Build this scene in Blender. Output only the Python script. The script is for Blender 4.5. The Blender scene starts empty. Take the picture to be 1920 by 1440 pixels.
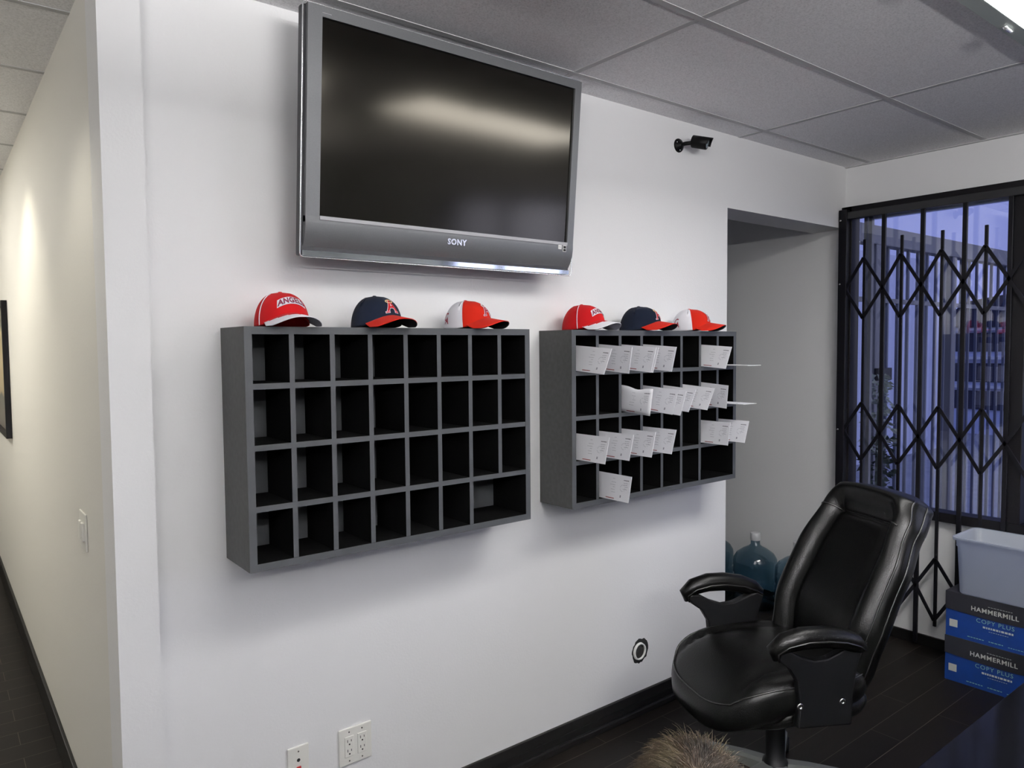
import bpy, bmesh, math, random
from mathutils import Vector, Matrix, noise
random.seed(7)
S = bpy.context.scene
COL = S.collection
R = math.radians
PI = math.pi

# ------------------------------------------------------------------ camera
cam_d = bpy.data.cameras.new('camera')
cam = bpy.data.objects.new('camera', cam_d)
COL.objects.link(cam)
S.camera = cam
cam_d.sensor_width = 36.0
cam_d.lens = 26.075
cam_d.clip_start = 0.02
yaw, pitch, roll = 0.66802103, -0.050452, -0.00811463
fw = Vector((math.sin(yaw) * math.cos(pitch), math.cos(yaw) * math.cos(pitch), math.sin(pitch)))
rt = Vector((math.cos(yaw), -math.sin(yaw), 0))
up = rt.cross(fw)
r2 = rt * math.cos(roll) + up * math.sin(roll)
u2 = -rt * math.sin(roll) + up * math.cos(roll)
cam.matrix_world = Matrix(((r2.x, u2.x, -fw.x, 0), (r2.y, u2.y, -fw.y, 0), (r2.z, u2.z, -fw.z, 1.64), (0, 0, 0, 1)))

# ------------------------------------------------------------------ view / exposure
S.view_settings.view_transform = 'Standard'
S.view_settings.look = 'None'
S.view_settings.exposure = 0.0
S.view_settings.gamma = 1.0
S.view_settings.use_curve_mapping = False

# ------------------------------------------------------------------ world: dusk sky
w = bpy.data.worlds.new('dusk_sky')
S.world = w
w.use_nodes = True
nt = w.node_tree
nt.nodes.clear()
wo = nt.nodes.new('ShaderNodeOutputWorld')
bg = nt.nodes.new('ShaderNodeBackground')
tc = nt.nodes.new('ShaderNodeTexCoord')
sx = nt.nodes.new('ShaderNodeSeparateXYZ')
rp = nt.nodes.new('ShaderNodeValToRGB')
rp.color_ramp.elements[0].position = 0.0
rp.color_ramp.elements[0].color = (0.27, 0.30, 0.62, 1)
rp.color_ramp.elements[1].position = 0.6
rp.color_ramp.elements[1].color = (0.20, 0.25, 0.60, 1)
nt.links.new(tc.outputs['Generated'], sx.inputs[0])
nt.links.new(sx.outputs['Z'], rp.inputs[0])
# brighter patch of dusk sky toward one side of the horizon
dt = nt.nodes.new('ShaderNodeVectorMath'); dt.operation = 'DOT_PRODUCT'
nv_ = nt.nodes.new('ShaderNodeVectorMath'); nv_.operation = 'NORMALIZE'
nt.links.new(tc.outputs['Generated'], nv_.inputs[0])
nt.links.new(nv_.outputs[0], dt.inputs[0])
dt.inputs[1].default_value = Vector((.65, -.745, .12)).normalized()
mxm = nt.nodes.new('ShaderNodeMath'); mxm.operation = 'MAXIMUM'; mxm.inputs[1].default_value = 0.0
pw = nt.nodes.new('ShaderNodeMath'); pw.operation = 'POWER'; pw.inputs[1].default_value = 38.0
vs_sky = nt.nodes.new('ShaderNodeMix'); vs_sky.data_type = 'RGBA'; vs_sky.clamp_factor = False
vs_sky.inputs[7].default_value = (4.2, 4.2, 4.9, 1)
nt.links.new(dt.outputs['Value'], mxm.inputs[0])
nt.links.new(mxm.outputs[0], pw.inputs[0])
nt.links.new(pw.outputs[0], vs_sky.inputs[0])
nt.links.new(rp.outputs[0], vs_sky.inputs[6])
nt.links.new(vs_sky.outputs[2], bg.inputs[0])
bg.inputs[1].default_value = 1.2
nt.links.new(bg.outputs[0], wo.inputs[0])

LIGHT_MAIN = 16.0      # fluorescent troffer in the room, also scales the added fill lights
LIGHT_HALL = 14.0      # warm fixtures in the corridor


# ------------------------------------------------------------------ materials
def mat(name, col, rough=0.6, metal=0.0, spec=0.5, noise_amt=0.0, nscale=30.0, bump=0.0, bscale=200.0,
        emis=None, estr=0.0, trans=0.0, coat=0.0, sheen=0.0):
    m = bpy.data.materials.new(name)
    m.use_nodes = True
    t = m.node_tree
    b = t.nodes['Principled BSDF']
    b.inputs['Roughness'].default_value = rough
    b.inputs['Metallic'].default_value = metal
    b.inputs['Specular IOR Level'].default_value = spec
    b.inputs['Transmission Weight'].default_value = trans
    b.inputs['Coat Weight'].default_value = coat
    b.inputs['Sheen Weight'].default_value = sheen
    c = (*col, 1)
    b.inputs['Base Color'].default_value = c
    if noise_amt > 0 or bump > 0:
        g = t.nodes.new('ShaderNodeTexCoord')
    if noise_amt > 0:
        n = t.nodes.new('ShaderNodeTexNoise')
        n.inputs['Scale'].default_value = nscale
        n.inputs['Detail'].default_value = 4
        r = t.nodes.new('ShaderNodeValToRGB')
        r.color_ramp.elements[0].position = 0.3
        r.color_ramp.elements[1].position = 0.7
        r.color_ramp.elements[0].color = (*[max(0, v * (1 - noise_amt)) for v in col], 1)
        r.color_ramp.elements[1].color = (*[min(1, v * (1 + noise_amt)) for v in col], 1)
        t.links.new(g.outputs['Object'], n.inputs['Vector'])
        t.links.new(n.outputs['Fac'], r.inputs[0])
        t.links.new(r.outputs[0], b.inputs['Base Color'])
    if bump > 0:
        n2 = t.nodes.new('ShaderNodeTexNoise')
        n2.inputs['Scale'].default_value = bscale
        n2.inputs['Detail'].default_value = 3
        bp = t.nodes.new('ShaderNodeBump')
        bp.inputs['Strength'].default_value = bump
        bp.inputs['Distance'].default_value = 0.002
        t.links.new(g.outputs['Object'], n2.inputs['Vector'])
        t.links.new(n2.outputs['Fac'], bp.inputs['Height'])
        t.links.new(bp.outputs[0], b.inputs['Normal'])
    if emis:
        b.inputs['Emission Color'].default_value = (*emis, 1)
        b.inputs['Emission Strength'].default_value = estr
    return m


def floor_mat():
    m = bpy.data.materials.new('dark_wood_planks')
    m.use_nodes = True
    t = m.node_tree
    b = t.nodes['Principled BSDF']
    g = t.nodes.new('ShaderNodeTexCoord')
    mp = t.nodes.new('ShaderNodeMapping')
    mp.inputs['Location'].default_value = (0.35, -0.082, 0)
    br = t.nodes.new('ShaderNodeTexBrick')
    br.offset = 0.37
    br.inputs['Scale'].default_value = 1.0
    br.inputs['Brick Width'].default_value = 0.95
    br.inputs['Row Height'].default_value = 0.127
    br.inputs['Mortar Size'].default_value = 0.0016
    br.inputs['Mortar Smooth'].default_value = 0.2
    br.inputs['Color1'].default_value = (0.0065, 0.0055, 0.005, 1)
    br.inputs['Color2'].default_value = (0.010, 0.0082, 0.0072, 1)
    br.inputs['Mortar'].default_value = (0.055, 0.047, 0.040, 1)
    n = t.nodes.new('ShaderNodeTexNoise')
    mp2 = t.nodes.new('ShaderNodeMapping')
    mp2.inputs['Scale'].default_value = (1.5, 24, 1)
    n.inputs['Scale'].default_value = 3
    n.inputs['Detail'].default_value = 6
    mx = t.nodes.new('ShaderNodeMix')
    mx.data_type = 'RGBA'
    mx.blend_type = 'MULTIPLY'
    mx.inputs[0].default_value = 0.7
    rr = t.nodes.new('ShaderNodeValToRGB')
    rr.color_ramp.elements[0].color = (0.45, 0.42, 0.4, 1)
    rr.color_ramp.elements[1].color = (1.5, 1.4, 1.3, 1)
    t.links.new(g.outputs['Object'], mp.inputs[0])
    t.links.new(g.outputs['Object'], mp2.inputs[0])
    t.links.new(mp.outputs[0], br.inputs['Vector'])
    t.links.new(mp2.outputs[0], n.inputs['Vector'])
    t.links.new(n.outputs['Fac'], rr.inputs[0])
    t.links.new(br.outputs['Color'], mx.inputs[6])
    t.links.new(rr.outputs[0], mx.inputs[7])
    t.links.new(mx.outputs[2], b.inputs['Base Color'])
    b.inputs['Roughness'].default_value = 0.42
    b.inputs['Specular IOR Level'].default_value = 0.12
    bp = t.nodes.new('ShaderNodeBump')
    bp.inputs['Strength'].default_value = 0.25
    bp.inputs['Distance'].default_value = 0.001
    t.links.new(br.outputs['Fac'], bp.inputs['Height'])
    bp.invert = True
    t.links.new(bp.outputs[0], b.inputs['Normal'])
    return m


def tile_mat():
    m = bpy.data.materials.new('mineral_fibre_tile')
    m.use_nodes = True
    t = m.node_tree
    b = t.nodes['Principled BSDF']
    g = t.nodes.new('ShaderNodeTexCoord')
    n = t.nodes.new('ShaderNodeTexVoronoi')
    n.inputs['Scale'].default_value = 95
    n3 = t.nodes.new('ShaderNodeTexNoise')
    n3.inputs['Scale'].default_value = 160
    r = t.nodes.new('ShaderNodeValToRGB')
    r.color_ramp.elements[0].position = 0.05
    r.color_ramp.elements[1].position = 0.22
    r.color_ramp.elements[0].color = (0.62, 0.62, 0.63, 1)
    r.color_ramp.elements[1].color = (0.93, 0.925, 0.94, 1)
    r3 = t.nodes.new('ShaderNodeValToRGB')
    r3.color_ramp.elements[0].position = 0.35
    r3.color_ramp.elements[1].position = 0.6
    r3.color_ramp.elements[0].color = (0.86, 0.86, 0.86, 1)
    r3.color_ramp.elements[1].color = (1, 1, 1, 1)
    mx = t.nodes.new('ShaderNodeMix')
    mx.data_type = 'RGBA'
    mx.blend_type = 'MULTIPLY'
    mx.inputs[0].default_value = 1.0
    t.links.new(g.outputs['Object'], n.inputs['Vector'])
    t.links.new(g.outputs['Object'], n3.inputs['Vector'])
    t.links.new(n.outputs['Distance'], r.inputs[0])
    t.links.new(n3.outputs['Fac'], r3.inputs[0])
    t.links.new(r.outputs[0], mx.inputs[6])
    t.links.new(r3.outputs[0], mx.inputs[7])
    t.links.new(mx.outputs[2], b.inputs['Base Color'])
    b.inputs['Roughness'].default_value = 0.95
    b.inputs['Specular IOR Level'].default_value = 0.1
    return m


def glass_mat(name, tint=(1, 1, 1), gl=0.10, rough=0.0):
    m = bpy.data.materials.new(name)
    m.use_nodes = True
    t = m.node_tree
    t.nodes.clear()
    o = t.nodes.new('ShaderNodeOutputMaterial')
    tr = t.nodes.new('ShaderNodeBsdfTransparent')
    tr.inputs[0].default_value = (*tint, 1)
    g = t.nodes.new('ShaderNodeBsdfGlossy')
    g.inputs['Roughness'].default_value = rough
    f = t.nodes.new('ShaderNodeFresnel')
    ge = t.nodes.new('ShaderNodeNewGeometry')
    ir = t.nodes.new('ShaderNodeMapRange')     # thin sheet: the same reflectance from both faces
    ir.inputs['To Min'].default_value = 1.45
    ir.inputs['To Max'].default_value = 1 / 1.45
    t.links.new(ge.outputs['Backfacing'], ir.inputs['Value'])
    t.links.new(ir.outputs['Result'], f.inputs['IOR'])
    a = t.nodes.new('ShaderNodeMath')
    a.operation = 'ADD'
    a.use_clamp = True
    a.inputs[1].default_value = gl
    mx = t.nodes.new('ShaderNodeMixShader')
    t.links.new(f.outputs[0], a.inputs[0])
    t.links.new(a.outputs[0], mx.inputs[0])
    t.links.new(tr.outputs[0], mx.inputs[1])
    t.links.new(g.outputs[0], mx.inputs[2])
    t.links.new(mx.outputs[0], o.inputs[0])
    return m


def bin_mat():
    m = bpy.data.materials.new('frosted_plastic')
    m.use_nodes = True
    t = m.node_tree
    t.nodes.clear()
    o = t.nodes.new('ShaderNodeOutputMaterial')
    d = t.nodes.new('ShaderNodeBsdfDiffuse')
    d.inputs[0].default_value = (0.78, 0.82, 0.9, 1)
    tl = t.nodes.new('ShaderNodeBsdfTranslucent')
    tl.inputs[0].default_value = (0.82, 0.87, 0.95, 1)
    tr = t.nodes.new('ShaderNodeBsdfTransparent')
    g = t.nodes.new('ShaderNodeBsdfGlossy')
    g.inputs['Roughness'].default_value = 0.3
    m1 = t.nodes.new('ShaderNodeMixShader'); m1.inputs[0].default_value = 0.5
    m2 = t.nodes.new('ShaderNodeMixShader'); m2.inputs[0].default_value = 0.22
    m3 = t.nodes.new('ShaderNodeMixShader'); m3.inputs[0].default_value = 0.05
    t.links.new(d.outputs[0], m1.inputs[1]); t.links.new(tl.outputs[0], m1.inputs[2])
    t.links.new(m1.outputs[0], m2.inputs[1]); t.links.new(tr.outputs[0], m2.inputs[2])
    t.links.new(m2.outputs[0], m3.inputs[1]); t.links.new(g.outputs[0], m3.inputs[2])
    t.links.new(m3.outputs[0], o.inputs[0])
    return m


M = dict(
    wall=mat('wall_paint', (0.80, 0.80, 0.805), 0.75, spec=0.3, bump=0.25, bscale=120),
    wall2=mat('wall_paint_corridor', (0.76, 0.745, 0.70), 0.6, spec=0.4, bump=0.25, bscale=120),
    wall3=mat('wall_paint_grey', (0.55, 0.55, 0.55), 0.75, spec=0.3, bump=0.25, bscale=120),
    floor=floor_mat(), tile=tile_mat(),
    tee=mat('painted_steel_grid', (0.52, 0.52, 0.53), 0.6, spec=0.2),
    base=mat('black_baseboard', (0.006, 0.0055, 0.0055), 0.4, spec=0.25),
    edgeband=mat('grey_edge_banding', (0.055, 0.059, 0.064), 0.5, spec=0.4),
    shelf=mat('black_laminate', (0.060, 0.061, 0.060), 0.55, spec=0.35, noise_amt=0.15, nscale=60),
    shelfin=mat('black_laminate_inside', (0.0018, 0.0018, 0.0018), 0.8, spec=0.05),  # same laminate darkened, the shade of the cells put into its colour
    blackmetal=mat('black_painted_steel', (0.004, 0.004, 0.006), 0.45, spec=0.2),
    blackframe=mat('black_aluminium', (0.005, 0.0045, 0.006), 0.5, spec=0.2),
    alu=mat('aluminium_strip', (0.75, 0.78, 0.85), 0.35, metal=0.6),
    silver=mat('silver_plastic', (0.155, 0.16, 0.167), 0.42, metal=0.35, noise_amt=0.05, nscale=300),
    rim=mat('bright_silver_rim', (0.80, 0.81, 0.83), 0.22, metal=0.8),
    groove=mat('dark_groove', (0.03, 0.03, 0.035), 0.5),
    chrome=mat('mirror_strip', (0.80, 0.86, 0.90), 0.08, metal=1.0),
    screen=mat('matte_lcd_screen', (0.0015, 0.0016, 0.0015), 0.14, spec=0.5),
    backgrey=mat('grey_rear_cover', (0.42, 0.42, 0.44), 0.5),
    red=mat('red_cotton', (0.50, 0.009, 0.012), 0.9, spec=0.15, bump=0.4, bscale=900, sheen=0.04),
    red2=mat('bright_red_cotton', (0.54, 0.018, 0.007), 0.9, spec=0.15, bump=0.4, bscale=900, sheen=0.04),
    navy=mat('navy_cotton', (0.0055, 0.009, 0.020), 0.9, spec=0.12, bump=0.4, bscale=900, sheen=0.03),
    white=mat('white_cotton', (0.78, 0.77, 0.82), 0.85, bump=0.3, bscale=900),
    lav=mat('pale_underbrim', (0.50, 0.49, 0.58), 0.85),
    darkund=mat('dark_underbrim', (0.012, 0.010, 0.014), 0.85),
    gold=mat('gold_thread', (0.70, 0.55, 0.28), 0.6),
    maroon=mat('maroon_thread', (0.32, 0.02, 0.05), 0.7),
    navythread=mat('navy_thread', (0.03, 0.03, 0.09), 0.7),
    leather=mat('black_leather', (0.0030, 0.0030, 0.0029), 0.29, spec=0.2, bump=0.35, bscale=260, noise_amt=0.2, nscale=12),
    seam=mat('leather_piping', (0.012, 0.012, 0.012), 0.25, spec=0.6),
    plastic=mat('black_plastic', (0.004, 0.004, 0.0045), 0.45, spec=0.15),
    bolt=mat('steel_bolt', (0.65, 0.65, 0.65), 0.25, metal=1.0),
    greybase=mat('grey_base_cover', (0.20, 0.21, 0.20), 0.45),
    paper=mat('white_envelope_paper', (0.80, 0.80, 0.84), 0.8),
    ink=mat('grey_print', (0.30, 0.30, 0.34), 0.8),
    inkdark=mat('dark_print', (0.09, 0.09, 0.11), 0.8),
    inkred=mat('red_print', (0.28, 0.05, 0.05), 0.8),
    plate=mat('ivory_plastic', (0.80, 0.79, 0.74), 0.35),
    hole=mat('dark_hole', (0.005, 0.005, 0.005), 0.8),
    jackred=mat('red_jack', (0.55, 0.05, 0.05), 0.4),
    pvc=mat('white_conduit', (0.75, 0.75, 0.72), 0.4),
    bottle=None, cap=mat('white_bottle_cap', (0.70, 0.71, 0.73), 0.4),
    boxblue=mat('blue_carton', (0.002, 0.036, 0.215), 0.55, noise_amt=0.08, nscale=20),
    boxblack=mat('black_carton', (0.010, 0.010, 0.016), 0.55),
    print=mat('pale_print', (0.55, 0.56, 0.52), 0.6),
    printgreen=mat('green_print', (0.25, 0.45, 0.38), 0.6),
    printmag=mat('magenta_print', (0.45, 0.08, 0.30), 0.6),
    bin=bin_mat(),
    desk=mat('glossy_black_top', (0.004, 0.004, 0.005), 0.10, spec=0.07),
    skin=mat('skin', (0.55, 0.33, 0.24), 0.55),
    shirt=mat('grey_cotton_shirt', (0.15, 0.17, 0.2), 0.9),
    trousers=mat('dark_trousers', (0.03, 0.035, 0.05), 0.9),
    hairbase=mat('hair_base', (0.085, 0.055, 0.026), 0.8),
    lightframe=mat('fixture_frame', (0.45, 0.50, 0.47), 0.4),
    lens=mat('lit_lens', (0.9, 0.9, 0.9), 0.5, emis=(1.0, 0.985, 0.955), estr=LIGHT_MAIN),
    lenswarm=mat('lit_warm_lens', (0.9, 0.9, 0.8), 0.5, emis=(1.0, 0.96, 0.88), estr=LIGHT_HALL),
    lensup=mat('lit_upper_lens', (0.9, 0.9, 0.9), 0.5, emis=(1.0, 0.985, 0.98), estr=LIGHT_MAIN * 41),  # glowing top of the added uplights
    glass=glass_mat('window_glass', (0.93, 0.95, 1.0), 0.08),
    stucco=mat('pale_stucco', (0.62, 0.65, 0.78), 0.9, noise_amt=0.06, nscale=4),
    concrete=mat('concrete', (0.35, 0.35, 0.36), 0.9, noise_amt=0.15, nscale=5),
    fencegrey=mat('weathered_grey_metal', (0.16, 0.16, 0.17), 0.6),
    fencedark=mat('fence_bar', (0.09, 0.10, 0.14), 0.6),
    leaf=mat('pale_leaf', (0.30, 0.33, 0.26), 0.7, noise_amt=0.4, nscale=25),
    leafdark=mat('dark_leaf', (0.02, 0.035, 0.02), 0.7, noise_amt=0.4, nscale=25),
    pot=mat('terracotta', (0.16, 0.09, 0.06), 0.8),
    roofdark=mat('dark_roof', (0.03, 0.03, 0.05), 0.8),
    picyellow=None,
    camlens=mat('camera_lens_glass', (0.35, 0.42, 0.45), 0.12, metal=0.4),
    track=mat('steel_track', (0.02, 0.02, 0.022), 0.4),
)
# bluish translucent bottle plastic
M['bottle'] = glass_mat('blue_bottle_plastic', (0.46, 0.60, 0.68), 0.06, 0.08)


M['screen'].node_tree.nodes['Principled BSDF'].inputs['Specular Tint'].default_value = (1.0, .92, .78, 1)


def picture_mat():
    m = bpy.data.materials.new('landscape_print')
    m.use_nodes = True
    t = m.node_tree
    b = t.nodes['Principled BSDF']
    g = t.nodes.new('ShaderNodeTexCoord')
    s = t.nodes.new('ShaderNodeSeparateXYZ')
    n = t.nodes.new('ShaderNodeTexNoise')
    n.inputs['Scale'].default_value = 5
    ad = t.nodes.new('ShaderNodeMath'); ad.operation = 'MULTIPLY_ADD'
    ad.inputs[1].default_value = 0.12
    r = t.nodes.new('ShaderNodeValToRGB')
    e = r.color_ramp.elements
    e[0].position = 0.0; e[0].color = (0.12, 0.09, 0.07, 1)
    e[1].position = 1.0; e[1].color = (0.20, 0.18, 0.11, 1)
    for p, c in ((0.26, (0.10, 0.09, 0.06, 1)), (0.33, (0.05, 0.05, 0.03, 1)), (0.36, (0.55, 0.43, 0.22, 1)),
                 (0.85, (0.62, 0.48, 0.24, 1)), (0.92, (0.14, 0.13, 0.07, 1))):
        q = e.new(p); q.color = c
    t.links.new(g.outputs['Generated'], s.inputs[0])
    t.links.new(g.outputs['Object'], n.inputs['Vector'])
    t.links.new(n.outputs['Fac'], ad.inputs[0])
    t.links.new(s.outputs['Z'], ad.inputs[2])
    t.links.new(ad.outputs[0], r.inputs[0])
    t.links.new(r.outputs[0], b.inputs['Base Color'])
    b.inputs['Roughness'].default_value = 0.3
    return m


M['picyellow'] = picture_mat()


# ------------------------------------------------------------------ helpers
def obj(name, bm, ms, parent=None, smooth=False, loc=None, rot=None, recalc=True):
    if recalc:
        bmesh.ops.recalc_face_normals(bm, faces=bm.faces)
    me = bpy.data.meshes.new(name)
    bm.to_mesh(me)
    bm.free()
    for m in (ms if isinstance(ms, (list, tuple)) else [ms]):
        me.materials.append(m)
    if smooth:
        for p in me.polygons:
            p.use_smooth = True
    o = bpy.data.objects.new(name, me)
    COL.objects.link(o)
    if parent is not None:
        o.parent = parent
    if loc is not None:
        o.location = loc
    if rot is not None:
        o.rotation_euler = rot
    return o


def thing(name, label, cat, loc=(0, 0, 0), rot=(0, 0, 0), group=None):
    o = bpy.data.objects.new(name, None)
    o.empty_display_size = 0.1
    COL.objects.link(o)
    o.location = loc
    o.rotation_euler = rot
    o['label'] = label
    o['category'] = cat
    if group:
        o['group'] = group
    return o


def tag(o, label, cat, group=None, kind=None):
    o['label'] = label
    o['category'] = cat
    if group:
        o['group'] = group
    if kind:
        o['kind'] = kind
    return o


def struct(name, bm, m, parent=None, smooth=False):
    o = obj(name, bm, m, parent, smooth)
    if parent is None:
        o['kind'] = 'structure'
    return o


def B(bm, x0, x1, y0, y1, z0, z1, mi=0, bev=0.0):
    vs = [bm.verts.new(p) for p in ((x0, y0, z0), (x1, y0, z0), (x1, y1, z0), (x0, y1, z0),
                                    (x0, y0, z1), (x1, y0, z1), (x1, y1, z1), (x0, y1, z1))]
    fs = []
    for q in ((0, 3, 2, 1), (4, 5, 6, 7), (0, 1, 5, 4), (1, 2, 6, 5), (2, 3, 7, 6), (3, 0, 4, 7)):
        f = bm.faces.new([vs[i] for i in q])
        f.material_index = mi
        fs.append(f)
    if bev > 0:
        es = list({e for f in fs for e in f.edges})
        r = bmesh.ops.bevel(bm, geom=es, offset=bev, segments=2, affect='EDGES', profile=0.5)
        for f in r['faces']:
            f.material_index = mi
    return bm


def box(x0, x1, y0, y1, z0, z1, bev=0.0):
    return B(bmesh.new(), x0, x1, y0, y1, z0, z1, 0, bev)


def tube(bm, pts, r, seg=8, mi=0, caps=True, flat=1.0):
    pts = [Vector(p) for p in pts]
    n = len(pts)
    rs = r if isinstance(r, (list, tuple)) else [r] * n
    rings = []
    prev = None
    for i, p in enumerate(pts):
        d = (pts[min(i + 1, n - 1)] - pts[max(i - 1, 0)]).normalized()
        if prev is None:
            a = Vector((0, 0, 1)) if abs(d.z) < 0.9 else Vector((1, 0, 0))
            s = d.cross(a).normalized()
        else:
            s = (prev - d * prev.dot(d)).normalized()
        prev = s
        t = d.cross(s)
        rings.append([bm.verts.new(p + (s * math.cos(2 * PI * k / seg) + t * math.sin(2 * PI * k / seg) * flat) * rs[i])
                      for k in range(seg)])
    for i in range(n - 1):
        for k in range(seg):
            f = bm.faces.new((rings[i][k], rings[i][(k + 1) % seg], rings[i + 1][(k + 1) % seg], rings[i + 1][k]))
            f.material_index = mi
    if caps:
        bm.faces.new(rings[0][::-1]).material_index = mi
        bm.faces.new(rings[-1]).material_index = mi
    return bm


def lathe(bm, prof, seg=24, mi=0, axis='Z', c=(0, 0, 0)):
    c = Vector(c)
    rings = []
    for r, z in prof:
        if r < 1e-6:
            rings.append([bm.verts.new(c + (Vector((0, 0, z)) if axis == 'Z' else Vector((0, z, 0)) if axis == 'Y' else Vector((z, 0, 0))))])
        else:
            ring = []
            for k in range(seg):
                a = 2 * PI * k / seg
                if axis == 'Z':
                    v = Vector((r * math.cos(a), r * math.sin(a), z))
                elif axis == 'Y':
                    v = Vector((r * math.cos(a), z, r * math.sin(a)))
                else:
                    v = Vector((z, r * math.cos(a), r * math.sin(a)))
                ring.append(bm.verts.new(c + v))
            rings.append(ring)
    for a, b in zip(rings, rings[1:]):
        if len(a) == 1 and len(b) == 1:
            continue
        for k in range(seg):
            k2 = (k + 1) % seg
            if len(a) == 1:
                f = bm.faces.new((a[0], b[k], b[k2]))
            elif len(b) == 1:
                f = bm.faces.new((a[k], a[k2], b[0]))
            else:
                f = bm.faces.new((a[k], a[k2], b[k2], b[k]))
            f.material_index = mi
    return bm


def prism(bm, poly, fn, t0, t1, mi=0):
    """poly in 2-D, fn(u, v, t) -> 3-D point, extruded from t0 to t1"""
    a = [bm.verts.new(fn(u, v, t0)) for u, v in poly]
    b = [bm.verts.new(fn(u, v, t1)) for u, v in poly]
    bm.faces.new(a).material_index = mi
    bm.faces.new(b[::-1]).material_index = mi
    n = len(poly)
    for i in range(n):
        bm.faces.new((a[i], a[(i + 1) % n], b[(i + 1) % n], b[i])).material_index = mi
    return bm


def grid_surf(bm, fn, nu, nv, closed_u=False, mi=0, mif=None):
    vs = [[bm.verts.new(fn(i / nu if closed_u else i / nu, j / nv)) for j in range(nv + 1)] for i in range(nu if closed_u else nu + 1)]
    for i in range(nu):
        i2 = (i + 1) % nu if closed_u else i + 1
        for j in range(nv):
            f = bm.faces.new((vs[i][j], vs[i2][j], vs[i2][j + 1], vs[i][j + 1]))
            f.material_index = mif(i / nu, j / nv) if mif else mi
    return vs


def text_tris(body, size, bold=0.0, spacing=1.0):
    """outline text converted to triangles; returns list of polygons ((x,y) tuples), centred"""
    cu = bpy.data.curves.new('lettering', 'FONT')
    cu.body = body
    cu.size = size
    cu.offset = bold
    cu.align_x = 'CENTER'
    cu.align_y = 'CENTER'
    cu.space_character = spacing
    cu.resolution_u = 3
    o = bpy.data.objects.new('lettering', cu)
    COL.objects.link(o)
    dg = bpy.context.evaluated_depsgraph_get()
    dg.update()
    me = bpy.data.meshes.new_from_object(o.evaluated_get(dg))
    polys = [[(me.vertices[i].co.x, me.vertices[i].co.y) for i in p.vertices] for p in me.polygons]
    bpy.data.objects.remove(o)
    bpy.data.curves.remove(cu)
    bpy.data.meshes.remove(me)
    return polys


def subdiv_polys(polys, maxlen):
    out = []
    st = list(polys)
    while st:
        p = st.pop()
        if len(p) > 3:
            for i in range(1, len(p) - 1):
                st.append([p[0], p[i], p[i + 1]])
            continue
        e = [(math.dist(p[i], p[(i + 1) % 3]), i) for i in range(3)]
        L, i = max(e)
        if L <= maxlen:
            out.append(p)
        else:
            a, b, c = p[i], p[(i + 1) % 3], p[(i + 2) % 3]
            m_ = ((a[0] + b[0]) / 2, (a[1] + b[1]) / 2)
            st.append([a, m_, c])
            st.append([m_, b, c])
    return out


def put_polys(bm, polys, fn, mi=0):
    for p in polys:
        try:
            f = bm.faces.new([bm.verts.new(fn(u, v)) for u, v in p])
            f.material_index = mi
        except ValueError:
            pass


def rectp(u0, u1, v0, v1):
    return [[(u0, v0), (u1, v0), (u1, v1), (u0, v1)]]


# ================================================================== ROOM SHELL
CEIL = 2.652
WY = 2.2       # main wall plane
WX = 4.2036    # window wall plane
HX = 0.378     # corridor wall plane
RY0, RX0 = -4.6, -3.0
HYE = 9.5
PYE = 4.4

bm = bmesh.new()
B(bm, RX0 - .15, WX + .15, RY0 - .15, 9.65, -.12, 0)
struct('floor', bm, M['floor'])
bm = bmesh.new()
B(bm, RX0 - .15, WX + .15, RY0 - .15, 9.65, CEIL + .002, CEIL + .1)
struct('ceiling', bm, M['tile'])
# grid of tees
bm = bmesh.new()
ty = [1.485 - .61 * k for k in range(10)] + [2.06]
for y in ty:
    B(bm, RX0, WX, y - .012, y + .012, CEIL, CEIL + .009)
tx = [1.93 + 1.235 * k for k in (-3, -2, -1, 0, 1)]
for x in tx:
    B(bm, x - .012, x + .012, RY0, WY, CEIL + .0005, CEIL + .0095)
# corridor grid
for y in [2.62 + .61 * k for k in range(11)]:
    B(bm, -1.1, HX, y - .012, y + .012, CEIL, CEIL + .009)
B(bm, WX - .02, WX, RY0, WY, CEIL - .004, CEIL + .008)
struct('trim_1', bm, M['tee'])
# main wall with the opening on its right
bm = bmesh.new()
B(bm, HX + .1, 3.075, WY, WY + .2, 0, CEIL + .01)
B(bm, 3.075, WX, WY, WY + .2, 2.303, CEIL + .01)
struct('wall_back', bm, M['wall'])
bm = bmesh.new()
B(bm, .369, .4705, 2.15, WY + .1, 0, CEIL + .01)
struct('trim_2', bm, M['wall'])
# corridor walls
bm = bmesh.new()
B(bm, HX, HX + .1, WY + .1, HYE, 0, CEIL + .01)
struct('wall_corridor_right', bm, M['wall2'])
bm = bmesh.new()
B(bm, -1.22, -1.1, WY, HYE, 0, CEIL + .01)
struct('wall_corridor_left', bm, M['wall2'])
bm = bmesh.new()
B(bm, -1.22, HX + .1, HYE, HYE + .12, 0, CEIL + .01)
struct('wall_corridor_end', bm, M['wall2'])
bm = bmesh.new()
B(bm, RX0, -1.22, WY, WY + .12, 0, CEIL + .01)
struct('wall_back_left', bm, M['wall'])
# room walls behind and left of the camera
bm = bmesh.new()
B(bm, RX0 - .12, RX0, RY0, WY + .12, 0, CEIL + .01)
struct('wall_left', bm, M['wall3'])
bm = bmesh.new()
B(bm, RX0 - .12, WX + .12, RY0 - .12, RY0, 0, CEIL + .01)
struct('wall_front', bm, M['wall3'])
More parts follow.
